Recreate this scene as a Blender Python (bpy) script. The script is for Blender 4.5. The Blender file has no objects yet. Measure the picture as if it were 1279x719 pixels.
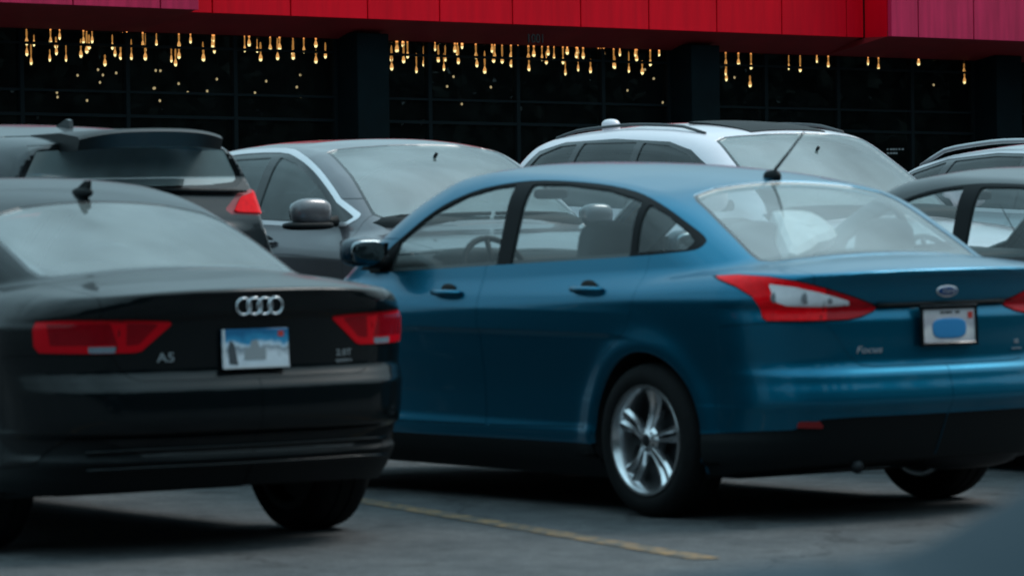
import bpy, math, random
import numpy as np
from mathutils import Vector, Matrix
random.seed(4); rng = np.random.RandomState(4)
SC = bpy.context.scene
COL = SC.collection
R = math.radians

# ------------------------------------------------------------------ camera, sky, sun, exposure
def make_camera():
    cd = bpy.data.cameras.new('camera'); co = bpy.data.objects.new('camera', cd); COL.objects.link(co)
    th, pit, roll = -.634, -.026, .012
    d = Vector((math.cos(th)*math.cos(pit), math.sin(th)*math.cos(pit), math.sin(pit)))
    r = d.cross(Vector((0, 0, 1))).normalized(); u = r.cross(d)
    r2 = r*math.cos(roll)-u*math.sin(roll); u2 = u*math.cos(roll)+r*math.sin(roll)
    m = Matrix((r2, u2, -d)).transposed().to_4x4(); m.translation = (-14.053, 12.666, 1.5)
    co.matrix_world = m
    cd.sensor_width = 36; cd.lens = 36*5500/1279.; cd.clip_end = 3000; cd.clip_start = .3
    cd.dof.use_dof = True; cd.dof.focus_distance = 42; cd.dof.aperture_fstop = cd.lens/1000./.028
    SC.camera = co
make_camera()
SUN_EL, SUN_AZ = 50, -100
def make_world():
    w = bpy.data.worlds.new('World'); SC.world = w; w.use_nodes = True
    nt = w.node_tree; bg = nt.nodes['Background']
    sky = nt.nodes.new('ShaderNodeTexSky'); sky.sky_type = 'NISHITA'; sky.sun_disc = False
    sky.sun_elevation = R(SUN_EL); sky.sun_rotation = R(90-SUN_AZ)
    sky.air_density = 1.0; sky.dust_density = 4.0
    hsv = nt.nodes.new('ShaderNodeHueSaturation'); hsv.inputs['Saturation'].default_value = .45
    nt.links.new(sky.outputs[0], hsv.inputs['Color'])
    tc = nt.nodes.new('ShaderNodeTexCoord')
    nz = nt.nodes.new('ShaderNodeTexNoise'); nz.inputs['Scale'].default_value = 2.6; nz.inputs['Detail'].default_value = 5
    mp = nt.nodes.new('ShaderNodeMapping'); mp.inputs['Scale'].default_value = (1, 1, 2.5)
    nt.links.new(tc.outputs['Generated'], mp.inputs[0]); nt.links.new(mp.outputs[0], nz.inputs[0])
    rp = nt.nodes.new('ShaderNodeValToRGB')
    rp.color_ramp.elements[0].position = .3; rp.color_ramp.elements[0].color = (3.3, 5.6, 6.5, 1)
    rp.color_ramp.elements[1].position = .75; rp.color_ramp.elements[1].color = (6.2, 10.2, 11.9, 1)
    nt.links.new(nz.outputs[0], rp.inputs[0])
    mx = nt.nodes.new('ShaderNodeMix'); mx.data_type = 'RGBA'; mx.inputs[0].default_value = .72
    nt.links.new(hsv.outputs[0], mx.inputs[6]); nt.links.new(rp.outputs[0], mx.inputs[7])
    sx = nt.nodes.new('ShaderNodeSeparateXYZ'); nt.links.new(tc.outputs['Generated'], sx.inputs[0])
    gr = nt.nodes.new('ShaderNodeMapRange'); gr.inputs[1].default_value = 0; gr.inputs[2].default_value = 1; gr.inputs[3].default_value = .34; gr.inputs[4].default_value = 1.55
    nt.links.new(sx.outputs[2], gr.inputs[0])       # overcast sky: three times brighter overhead than at the horizon
    m2 = nt.nodes.new('ShaderNodeMix'); m2.data_type = 'RGBA'; m2.blend_type = 'MULTIPLY'; m2.inputs[0].default_value = 1
    nt.links.new(mx.outputs[2], m2.inputs[6]); nt.links.new(gr.outputs[0], m2.inputs[7]); mx = m2
    nt.links.new(mx.outputs[2], bg.inputs[0]); bg.inputs[1].default_value = .135
make_world()
def make_sun():
    l = bpy.data.lights.new('sun', 'SUN'); l.energy = 1.5; l.angle = R(22); l.color = (1, .97, .93)
    o = bpy.data.objects.new('sun', l); COL.objects.link(o)
    a, e = R(SUN_AZ), R(SUN_EL)
    v = Vector((math.cos(a)*math.cos(e), math.sin(a)*math.cos(e), math.sin(e)))
    o.rotation_euler = v.to_track_quat('Z', 'Y').to_euler()
make_sun()
vs = SC.view_settings; vs.view_transform = 'Standard'; vs.look = 'None'; vs.gamma = 1; vs.exposure = .12

# ------------------------------------------------------------------ materials
MATS = {}
def mat(name, base, rough=.5, metal=0., coat=0., coatr=.04, spec=.5, emit=None, es=1., noise=0., nscale=8., bump=0., bscale=60., ior=1.5):
    if name in MATS: return MATS[name]
    m = bpy.data.materials.new(name); m.use_nodes = True; nt = m.node_tree; b = nt.nodes['Principled BSDF']
    b.inputs['Base Color'].default_value = (*base, 1); b.inputs['Roughness'].default_value = rough
    b.inputs['Metallic'].default_value = metal; b.inputs['IOR'].default_value = ior
    b.inputs['Coat Weight'].default_value = coat; b.inputs['Coat Roughness'].default_value = coatr
    b.inputs['Specular IOR Level'].default_value = spec
    if emit: b.inputs['Emission Color'].default_value = (*emit, 1); b.inputs['Emission Strength'].default_value = es
    tc = nt.nodes.new('ShaderNodeTexCoord')
    if noise:
        n = nt.nodes.new('ShaderNodeTexNoise'); n.inputs['Scale'].default_value = nscale; n.inputs['Detail'].default_value = 6
        nt.links.new(tc.outputs['Object'], n.inputs[0])
        r = nt.nodes.new('ShaderNodeValToRGB')
        r.color_ramp.elements[0].position = .3; r.color_ramp.elements[1].position = .7
        r.color_ramp.elements[0].color = (*[c*(1-noise) for c in base], 1); r.color_ramp.elements[1].color = (*[min(1, c*(1+noise)) for c in base], 1)
        nt.links.new(n.outputs[0], r.inputs[0]); nt.links.new(r.outputs[0], b.inputs['Base Color'])
    if bump:
        n = nt.nodes.new('ShaderNodeTexNoise'); n.inputs['Scale'].default_value = bscale; n.inputs['Detail'].default_value = 4
        nt.links.new(tc.outputs['Object'], n.inputs[0])
        k = nt.nodes.new('ShaderNodeBump'); k.inputs['Strength'].default_value = bump; k.inputs['Distance'].default_value = .01
        nt.links.new(n.outputs[0], k.inputs['Height']); nt.links.new(k.outputs[0], b.inputs['Normal'])
    MATS[name] = m; return m
def paint(name, base, metal=.35, rough=.38, dirt=.12, coat=1., spec=.5):
    """metallic car paint with clear coat, fine flake and a film of road dirt that grows towards the sill"""
    if name in MATS: return MATS[name]
    m = mat(name, base, rough, metal, coat, .05, spec)
    nt = m.node_tree; b = nt.nodes['Principled BSDF']; tc = nt.nodes.new('ShaderNodeTexCoord')
    n = nt.nodes.new('ShaderNodeTexNoise'); n.inputs['Scale'].default_value = 3.; n.inputs['Detail'].default_value = 8; n.inputs['Roughness'].default_value = .7
    nt.links.new(tc.outputs['Object'], n.inputs[0])
    r = nt.nodes.new('ShaderNodeMapRange'); r.inputs[1].default_value = .35; r.inputs[2].default_value = .75; r.inputs[3].default_value = .03; r.inputs[4].default_value = .12
    nt.links.new(n.outputs[0], r.inputs[0]); nt.links.new(r.outputs[0], b.inputs['Coat Roughness'])
    mx = nt.nodes.new('ShaderNodeMix'); mx.data_type = 'RGBA'
    mx.inputs[6].default_value = (*base, 1); mx.inputs[7].default_value = (.05, .048, .045, 1)
    r2 = nt.nodes.new('ShaderNodeMapRange'); r2.inputs[1].default_value = .45; r2.inputs[2].default_value = .8; r2.inputs[3].default_value = 0; r2.inputs[4].default_value = dirt
    nt.links.new(n.outputs[0], r2.inputs[0]); nt.links.new(r2.outputs[0], mx.inputs[0]); nt.links.new(mx.outputs[2], b.inputs['Base Color'])
    return m
def glass(name, tint, ior=1.75, rough=.02, dirt=.06):
    if name in MATS: return MATS[name]
    m = bpy.data.materials.new(name); m.use_nodes = True; nt = m.node_tree; nt.nodes.clear()
    out = nt.nodes.new('ShaderNodeOutputMaterial')
    fr = nt.nodes.new('ShaderNodeFresnel'); fr.inputs[0].default_value = ior
    gm = nt.nodes.new('ShaderNodeNewGeometry'); mi = nt.nodes.new('ShaderNodeMapRange'); mi.inputs[3].default_value = ior; mi.inputs[4].default_value = 1/ior
    nt.links.new(gm.outputs['Backfacing'], mi.inputs[0]); nt.links.new(mi.outputs[0], fr.inputs[0])   # a pane reflects alike from both sides
    tr = nt.nodes.new('ShaderNodeBsdfTransparent'); tr.inputs[0].default_value = (*tint, 1)
    gl = nt.nodes.new('ShaderNodeBsdfGlossy'); gl.inputs['Roughness'].default_value = rough
    df = nt.nodes.new('ShaderNodeBsdfDiffuse'); df.inputs[0].default_value = (.42, .5, .5, 1)  # pale film: slight dirt when low, painted sky sheen when high
    tc = nt.nodes.new('ShaderNodeTexCoord'); nz = nt.nodes.new('ShaderNodeTexNoise'); nz.inputs['Scale'].default_value = 2.2; nz.inputs['Detail'].default_value = 7
    nt.links.new(tc.outputs['Object'], nz.inputs[0])
    mr = nt.nodes.new('ShaderNodeMapRange'); mr.inputs[1].default_value = .3; mr.inputs[2].default_value = .7; mr.inputs[3].default_value = dirt*.5; mr.inputs[4].default_value = dirt*1.5
    nt.links.new(nz.outputs[0], mr.inputs[0])
    m0 = nt.nodes.new('ShaderNodeMixShader'); nt.links.new(mr.outputs[0], m0.inputs[0]); nt.links.new(tr.outputs[0], m0.inputs[1]); nt.links.new(df.outputs[0], m0.inputs[2])
    mx = nt.nodes.new('ShaderNodeMixShader'); nt.links.new(fr.outputs[0], mx.inputs[0]); nt.links.new(m0.outputs[0], mx.inputs[1]); nt.links.new(gl.outputs[0], mx.inputs[2])
    nt.links.new(mx.outputs[0], out.inputs[0]); MATS[name] = m; return m

RUB = mat('rubber', (.004, .0045, .005), .85, spec=.2, noise=.3, nscale=30)
PLAS = mat('black_plastic', (.003, .005, .006), .6, spec=.2, bump=.1, bscale=300)
GBLK = mat('gloss_black', (.006, .007, .008), .12, coat=.4)
TRIMB = mat('black_seal', (.004, .005, .006), .6, spec=.15)
CHROME = mat('chrome', (.62, .63, .65), .14, 1.)
SATIN = mat('satin_metal', (.62, .60, .62), .32, .75)
ALLOY = mat('alloy_silver', (.62, .63, .65), .24, .95, coat=.5, noise=.08, nscale=12)
DARKM = mat('dark_metal', (.02, .022, .025), .5, .6)
INNER = mat('interior_grey', (.035, .042, .045), .8)
CLOTH = mat('seat_cloth', (.045, .055, .060), .9, bump=.3, bscale=200)
GAPM = mat('seam_dark', (.004, .005, .006), .8)
def lens(name, base, es=0., rough=.12):
    m = mat(name, base, rough, spec=.18, noise=.1, nscale=40)
    return m
RED = lens('red_lens', (.90, .002, .008))
DRED = lens('dark_red_lens', (.20, .002, .006))
CLEAR = mat('clear_lens', (.78, .76, .79), .25, noise=.08, nscale=18)
SMOKE = lens('smoked_lens', (.16, .20, .24), rough=.2)

# ------------------------------------------------------------------ object helpers
def put(o, parent=None):
    COL.objects.link(o)
    if parent is not None: o.parent = parent
    return o
def meta(o, label=None, cat=None, group=None, kind=None):
    if label: o['label'] = label
    if cat: o['category'] = cat
    if group: o['group'] = group
    if kind: o['kind'] = kind
    return o
def empty(name, loc=(0, 0, 0), rz=0, parent=None):
    o = bpy.data.objects.new(name, None); o.empty_display_size = .2
    o.location = loc; o.rotation_euler = (0, 0, rz); return put(o, parent)
def obj(name, V, Fc, m, parent=None, smooth=False, loc=None, sharp=None):
    me = bpy.data.meshes.new(name); me.from_pydata([tuple(v) for v in V], [], [tuple(f) for f in Fc]); me.validate()
    me.materials.append(m)
    if smooth:
        me.polygons.foreach_set('use_smooth', [True]*len(me.polygons))
        if sharp: me.set_sharp_from_angle(angle=R(sharp))
    o = bpy.data.objects.new(name, me)
    if loc is not None: o.location = loc
    return put(o, parent)
class MB:
    def __init__(s): s.V = []; s.F = []
    def add(s, V, F):
        n = len(s.V); s.V += [tuple(v) for v in V]; s.F += [tuple(i+n for i in f) for f in F]; return s
    def box(s, lo, hi, bev=0.):
        x0, y0, z0 = lo; x1, y1, z1 = hi
        if bev <= 0:
            V = [(x0, y0, z0), (x1, y0, z0), (x1, y1, z0), (x0, y1, z0), (x0, y0, z1), (x1, y0, z1), (x1, y1, z1), (x0, y1, z1)]
            return s.add(V, [(0, 3, 2, 1), (4, 5, 6, 7), (0, 1, 5, 4), (1, 2, 6, 5), (2, 3, 7, 6), (3, 0, 4, 7)])
        b = bev; V = []; idx = {}
        for i, x in enumerate((x0, x1)):
            for j, y in enumerate((y0, y1)):
                for k, z in enumerate((z0, z1)):
                    sx, sy, sz = (1, -1)[i], (1, -1)[j], (1, -1)[k]
                    for a, p in enumerate(((x, y+sy*b, z+sz*b), (x+sx*b, y, z+sz*b), (x+sx*b, y+sy*b, z))):
                        idx[(i, j, k, a)] = len(V); V.append(p)
        F = []
        for i in (0, 1): F.append([idx[(i, j, k, 0)] for j, k in ((0, 0), (1, 0), (1, 1), (0, 1))][::(-1 if i == 0 else 1)])
        for j in (0, 1): F.append([idx[(i, j, k, 1)] for i, k in ((0, 0), (1, 0), (1, 1), (0, 1))][::(1 if j == 0 else -1)])
        for k in (0, 1): F.append([idx[(i, j, k, 2)] for i, j in ((0, 0), (1, 0), (1, 1), (0, 1))][::(-1 if k == 0 else 1)])
        for j in (0, 1):
            for k in (0, 1): F.append((idx[(0, j, k, 1)], idx[(1, j, k, 1)], idx[(1, j, k, 2)], idx[(0, j, k, 2)]))
        for i in (0, 1):
            for k in (0, 1): F.append((idx[(i, 0, k, 0)], idx[(i, 1, k, 0)], idx[(i, 1, k, 2)], idx[(i, 0, k, 2)]))
        for i in (0, 1):
            for j in (0, 1): F.append((idx[(i, j, 0, 0)], idx[(i, j, 1, 0)], idx[(i, j, 1, 1)], idx[(i, j, 0, 1)]))
        for i in (0, 1):
            for j in (0, 1):
                for k in (0, 1): F.append((idx[(i, j, k, 0)], idx[(i, j, k, 1)], idx[(i, j, k, 2)]))
        return s.add(V, F)
    def tube(s, P, r, n=8, cap=True):
        P = [Vector(p) for p in P]; rr = r if isinstance(r, (list, tuple)) else [r]*len(P)
        V = []; F = []
        for i, p in enumerate(P):
            t = (P[min(i+1, len(P)-1)]-P[max(i-1, 0)]).normalized()
            a = t.orthogonal().normalized() if i == 0 else (a-t*a.dot(t)).normalized()
            b = t.cross(a)
            for k in range(n):
                q = 2*math.pi*k/n; V.append(p+(a*math.cos(q)+b*math.sin(q))*rr[i])
        for i in range(len(P)-1):
            for k in range(n): F.append((i*n+k, i*n+(k+1) % n, (i+1)*n+(k+1) % n, (i+1)*n+k))
        if cap: F.append(tuple(range(n))[::-1]); F.append(tuple(range((len(P)-1)*n, len(P)*n)))
        return s.add(V, F)
    def lathe(s, prof, c, ax='y', n=48, close=False):
        """prof = (radius, along-axis)"""
        V = []; F = []; m = len(prof)
        for k in range(n):
            q = 2*math.pi*k/n
            for (r, h) in prof:
                a, b = r*math.cos(q), r*math.sin(q)
                V.append((c[0]+a, c[1]+h, c[2]+b) if ax == 'y' else (c[0]+a, c[1]+b, c[2]+h) if ax == 'z' else (c[0]+h, c[1]+a, c[2]+b))
        for k in range(n):
            for j in range(m-1+(1 if close else 0)):
                F.append((k*m+j, ((k+1) % n)*m+j, ((k+1) % n)*m+(j+1) % m, k*m+(j+1) % m))
        return s.add(V, F)
    def ball(s, c, rad, n=2.6, nu=20, nv=12, rot=None, fn=None):
        """superellipsoid cushion"""
        V = []; F = []
        sg = lambda a, e: math.copysign(abs(a)**e, a)
        e = 2./n
        for i in range(nv+1):
            p = -math.pi/2+math.pi*i/nv
            for j in range(nu):
                q = 2*math.pi*j/nu
                v = Vector((rad[0]*sg(math.cos(p), e)*sg(math.cos(q), e), rad[1]*sg(math.cos(p), e)*sg(math.sin(q), e), rad[2]*sg(math.sin(p), e)))
                if rot: v = rot @ v
                V.append(v+Vector(c))
        for i in range(nv):
            for j in range(nu): F.append((i*nu+j, i*nu+(j+1) % nu, (i+1)*nu+(j+1) % nu, (i+1)*nu+j))
        return s.add(V, F)
    def prism(s, poly, a0, a1, ax):
        """poly = 2D points; extruded between a0 and a1 along axis ax; 2D = remaining axes in order"""
        def mk(p, a): return (a, p[0], p[1]) if ax == 'x' else (p[0], a, p[1]) if ax == 'y' else (p[0], p[1], a)
        n = len(poly); V = [mk(p, a0) for p in poly]+[mk(p, a1) for p in poly]
        return s.add(V, [tuple(range(n)), tuple(range(n, 2*n))[::-1]]+[(i, (i+1) % n, n+(i+1) % n, n+i) for i in range(n)])
    def obj(s, name, m, parent=None, smooth=False, sharp=None): return obj(name, s.V, s.F, m, parent, smooth, None, sharp)

# ------------------------------------------------------------------ car surface: an implicit field, ray-cast, then cut into panels
def cr(pts):
    P = np.array(pts, float); x, y = P[:, 0], P[:, 1]
    h = np.diff(x); dl = np.diff(y)/h; m = np.zeros_like(y)
    for i in range(1, len(x)-1):
        m[i] = 0 if dl[i-1]*dl[i] <= 0 else 2*dl[i-1]*dl[i]/(dl[i-1]+dl[i])
    m[0], m[-1] = dl[0], dl[-1]
    def f(q):
        q = np.asarray(q, float); i = np.clip(np.searchsorted(x, q)-1, 0, len(x)-2); t = np.clip((q-x[i])/h[i], 0, 1)
        t2, t3 = t*t, t*t*t
        return (2*t3-3*t2+1)*y[i]+(t3-2*t2+t)*h[i]*m[i]+(-2*t3+3*t2)*y[i+1]+(t3-t2)*h[i]*m[i+1]
    return f
def smax(a, b, k):
    h = np.clip(.5+.5*(a-b)/k, 0, 1); return a*h+b*(1-h)+k*h*(1-h)
def smin(a, b, k): return -smax(-a, -b, k)
def bumpf(q, c, w): return np.exp(-((q-c)/w)**2)

def make_field(c):
    deck, wid, belt, sec = cr(c['deck']), cr(c['wid']), cr(c['belt']), cr(c['sec'])
    rx, fx, roof, gw = cr(c['rx']), cr(c['fx']), cr(c['roof']), cr(c['gw'])
    L = c['L']; tum = c.get('tum', .30); bk = c['belt_ref']; wr = c['wheel_r']; xr, xf = c['axles']
    zb = c.get('zb', .2); rc = c.get('rear_corner', .34); cro = c.get('crown', .05); bow = c.get('bow', .10)
    fl = c.get('flare', .02); rcur = c.get('roof_curve', .04); gk = c.get('greenk', .12); wc = c.get('wscurve', .16)
    topk = c.get('topk', .07)
    def F(x, y, z):
        ay = np.abs(y)
        zz = z-(belt(x)-bk)
        side = ay-(wid(x)-sec(np.where(z > .5, zz, z)))
        for wx in (xr, xf):
            d = np.hypot(x-wx, z-wr)
            side = side-fl*bumpf(d, c['arch']+.015, .075)*(z > .25)
        dk = deck(x)-cro*(ay/.8)**2.4
        top = (z-dk)*.97
        rear = rx(z)+bow*(ay/.8)**2.3-x
        front = x-(L-fx(z)-c.get('fbow', .22)*(ay/.8)**2.2)
        low = smax(smax(side, rear, rc), front, .34)
        low = smax(low, top, topk*np.clip((x-.05)/.35, .5, 1)+c.get('nosek', .10)*np.clip((x-L+.8)/.5, 0, 1))
        low = np.maximum(low, (zb+c.get('zbr', .07)*np.clip((.9-x)/.9, 0, 1)+.05*np.clip((x-L+.7)/.7, 0, 1))-z)
        mid = c['midx']
        k = np.clip((x-mid)/.6, -1, 1)
        xe = x+k*wc*(ay/.7)**2*.5
        rz = roof(xe)-rcur*(ay/.6)**2.2
        g = gw(x)-tum*np.maximum(z-bk-.0, -.2)-.10*np.maximum(z-bk, 0)**2
        gr = smax(ay-g, (z-rz)*c.get('gs', .85), gk)
        gr = np.maximum(gr, np.maximum(bk-.29-z, rx(z)+c.get('gcut', .32)-x))
        return smin(low, gr, c.get('fillet', .035))
    return F
def gradn(F, P):
    e = .005; n = np.zeros_like(P)
    for a in range(3):
        d = np.zeros(3); d[a] = e
        n[:, a] = F(*(P+d).T)-F(*(P-d).T)
    return n/np.maximum(np.linalg.norm(n, axis=1)[:, None], 1e-9)
def cast(F, c, res, iso=0.):
    L, Hh = c['L'], c['H']
    I0 = np.array([.75, 0, .50]); I1 = np.array([L-1.0, .42, .62]); O0 = np.array([-.15, 0, .0]); O1 = np.array([L+.15, 1.12, Hh+.12])
    nx, ny, nz = int(L/res), int(.95/res), int(1.35/res)
    A, B, C_ = np.linspace(0, 1, nx+1), np.linspace(0, 1, ny+1), np.linspace(0, 1, nz+1)
    Vs = []; Ts = []; off = 0
    def patch(u, v, axis, val, flip):
        nonlocal off
        U, W = np.meshgrid(u, v, indexing='ij'); K = np.full(U.shape, val)
        o = {0: (K, U, W), 1: (U, K, W), 2: (U, W, K)}[axis]
        Q = np.stack([a.ravel() for a in o], 1); Vs.append(Q)
        a, b = U.shape; i = (np.arange(a-1)[:, None]*b+np.arange(b-1)[None]).ravel()+off
        q = np.stack([i, i+b, i+b+1, i+1], 1)
        if flip: q = q[:, ::-1]
        alt = ((np.arange(a-1)[:, None]+np.arange(b-1)[None]) % 2).ravel() == 0
        t = np.concatenate([q[alt][:, [0, 1, 2]], q[alt][:, [0, 2, 3]], q[~alt][:, [0, 1, 3]], q[~alt][:, [1, 2, 3]]])
        Ts.append(t); off += len(Q)
    patch(B, C_, 0, 0., True); patch(B, C_, 0, 1., False)
    patch(A, C_, 1, 1., True)
    patch(A, B, 2, 0., True); patch(A, B, 2, 1., False)
    Q = np.concatenate(Vs); T = np.concatenate(Ts)
    key = np.round(Q*1e5).astype(np.int64); key = key[:, 0]*10**12+key[:, 1]*10**6+key[:, 2]
    _, first, inv = np.unique(key, return_index=True, return_inverse=True); Q = Q[first]; T = inv.ravel()[T]
    Pi = I0+Q*(I1-I0); Po = O0+Q*(O1-O0)
    lo = np.zeros(len(Q)); hi = np.ones(len(Q))
    for _ in range(18):
        m = (lo+hi)/2; P = Pi+(Po-Pi)*m[:, None]; f = F(*P.T)-iso
        ins = f < 0; lo = np.where(ins, m, lo); hi = np.where(ins, hi, m)
    P = Pi+(Po-Pi)*((lo+hi)/2)[:, None]
    P[Q[:, 1] == 0, 1] = 0
    n = len(P); P2 = P*[1, -1, 1]; idx = np.arange(n)+n; idx[P[:, 1] == 0] = np.where(P[:, 1] == 0)[0]
    V = np.concatenate([P, P2]); T = np.concatenate([T, idx[T][:, ::-1]])
    return compact((V, T))
def compact(M):
    V, T = M; u, inv = np.unique(T, return_inverse=True); return V[u], inv.reshape(T.shape)
def split(M, g):
    """-> (part with g<0, part with g>=0), triangles cut on the zero line"""
    V, T = M
    if len(T) == 0: return M, M
    g = np.where(np.abs(g) < 2e-4, 2e-4, g); ins = g < 0; c = ins[T].sum(1)
    A, B = [T[c == 3]], [T[c == 0]]
    nv = len(V); newV = []; mixed = T[(c == 1) | (c == 2)]
    if len(mixed):
        mi = ins[mixed]; cc = mi.sum(1)
        lone = np.where(cc[:, None] == 1, mi, ~mi).argmax(1)
        r = np.arange(len(mixed)); a = mixed[r, lone]; b = mixed[r, (lone+1) % 3]; d = mixed[r, (lone+2) % 3]
        def cross(p, q):
            lo, hi = np.minimum(p, q), np.maximum(p, q); return lo.astype(np.int64)*(nv+1)+hi
        k = np.concatenate([cross(a, b), cross(a, d)]); u, inv = np.unique(k, return_inverse=True)
        lo, hi = (u//(nv+1)).astype(int), (u % (nv+1)).astype(int)
        t = g[lo]/(g[lo]-g[hi]); X = V[lo]+(V[hi]-V[lo])*t[:, None]
        V = np.concatenate([V, X]); inv = inv.ravel(); p = nv+inv[:len(a)]; q = nv+inv[len(a):]
        small = np.stack([a, p, q], 1); big = np.concatenate([np.stack([p, b, d], 1), np.stack([p, d, q], 1)])
        li = cc == 1; l2 = np.concatenate([li, li])
        A += [small[li], big[~l2]]; B += [small[~li], big[l2]]
    A, B = np.concatenate(A), np.concatenate(B)
    return (compact((V, A)) if len(A) else (V[:0], A)), (compact((V, B)) if len(B) else (V[:0], B))
def sdf(u, v, poly, smooth=0):
    P = np.array(poly, float)
    if smooth:
        n = len(P); out = []
        for i in range(n):
            p0, p1, p2, p3 = P[i-1], P[i], P[(i+1) % n], P[(i+2) % n]
            for s in range(smooth):
                t = s/smooth; out.append(.5*((2*p1)+(-p0+p2)*t+(2*p0-5*p1+4*p2-p3)*t*t+(-p0+3*p1-3*p2+p3)*t**3))
        P = np.array(out)
    d = np.full(len(u), 1e9); s = np.ones(len(u)); n = len(P)
    for i in range(n):
        a, b = P[i], P[i-1]; e = b-a; wx, wy = u-a[0], v-a[1]
        t = np.clip((wx*e[0]+wy*e[1])/(e@e+1e-12), 0, 1); bx, by = wx-e[0]*t, wy-e[1]*t
        d = np.minimum(d, bx*bx+by*by)
        c1, c2, c3 = v >= a[1], v < b[1], e[0]*wy > e[1]*wx
        s = np.where((c1 & c2 & c3) | (~c1 & ~c2 & ~c3), -s, s)
    return s*np.sqrt(d)
class Car:
    def __init__(s, c, root, res):
        s.c = c; s.root = root; s.F = make_field(c); s.res = res; s.M = cast(s.F, c, res)
    def g(s, V, view, poly, smooth=0, lim=None):
        x, y, z = V.T; ay = np.abs(y); L = s.c['L']
        if view == 'S': q = sdf(x, z, poly, smooth); q = np.maximum(q, .4-ay)
        elif view == 'R': q = sdf(ay, z, poly, smooth); q = np.maximum(q, x-(lim or .9))
        elif view == 'D': q = sdf(x+ay, z, poly, smooth); q = np.maximum(q, x-(lim or .95)); q = np.maximum(q, .0-ay)
        elif view == 'DF': q = sdf(L-x+ay, z, poly, smooth); q = np.maximum(q, L-1.0-x)
        elif view == 'T': q = sdf(x, ay, poly, smooth); q = np.maximum(q, (lim or .95)-z)
        return q
    def take(s, view, poly, smooth=0, lim=None, gap=0., grow=0.):
        """cut a region out of the body; gap is the open joint left around it"""
        V, T = s.M; A, B = split(s.M, s.g(V, view, poly, smooth, lim)-grow)
        s.M = B
        if gap and len(A[1]):
            A, G = split(A, s.g(A[0], view, poly, smooth, lim)-grow+gap); s.gaps.append(G)
        return A
    gaps = None
    def out(s, M, name, m, parent=None, off=0., skirt=.012, smooth=True):
        V, T = M
        if len(T) == 0: return None
        N = gradn(s.F, V); P = V+N*off
        if skirt:
            e = np.concatenate([T[:, [0, 1]], T[:, [1, 2]], T[:, [2, 0]]]); n = len(P)
            k = e[:, 0].astype(np.int64)*n+e[:, 1]; kr = e[:, 1].astype(np.int64)*n+e[:, 0]
            bd = e[~np.isin(k, kr)]
            u, inv = np.unique(bd, return_inverse=True); inv = inv.reshape(bd.shape)
            P = np.concatenate([P, P[u], P[u]-N[u]*skirt])
            m1, m2 = n, n+len(u)
            Q = np.stack([m1+inv[:, 1], m1+inv[:, 0], m2+inv[:, 0], m2+inv[:, 1]], 1)
            T = np.concatenate([T, Q[:, [0, 1, 2]], Q[:, [0, 2, 3]]]); N = np.concatenate([N, N[u], N[u]])
        me = bpy.data.meshes.new(name); me.vertices.add(len(P)); me.vertices.foreach_set('co', P.astype(np.float32).ravel())
        me.loops.add(len(T)*3); me.loops.foreach_set('vertex_index', T.astype(np.int32).ravel())
        me.polygons.add(len(T)); me.polygons.foreach_set('loop_start', np.arange(0, len(T)*3, 3, dtype=np.int32)); me.polygons.foreach_set('loop_total', np.full(len(T), 3, np.int32))
        me.update(); me.polygons.foreach_set('use_smooth', np.ones(len(T), bool)); me.normals_split_custom_set_from_vertices(N.tolist())
        me.materials.append(m)
        o = bpy.data.objects.new(name, me); return put(o, parent or s.root)
    def out2(s, M, name, m, parent=None, off=0., skirt=.012, label=None):
        """left and right copies as two objects"""
        A, B = split(M, M[0][:, 1]-0.); r = [s.out(B, name, m, parent, off, skirt), s.out(A, name, m, parent, off, skirt)]
        return [o for o in r if o]
    def surf(s, x=None, y=0, z=None, side=1):
        """point on the body: given (y,z) from the rear -> x, or (x,z) from the side -> y, or (x,y) from above -> z"""
        if x is None: lo, hi, f = -.2, 1.0, lambda t: (t, y, z)
        elif z is None: lo, hi, f = s.c['H']+.2, .7, lambda t: (x, y, t)
        else: lo, hi, f = 1.2, .3, lambda t: (x, t*side, z)
        for _ in range(30):
            m = (lo+hi)/2
            v = s.F(*[np.array([q], float) for q in f(m)])[0]
            if v > 0: lo = m
            else: hi = m
        return np.array(f((lo+hi)/2), float)

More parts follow.
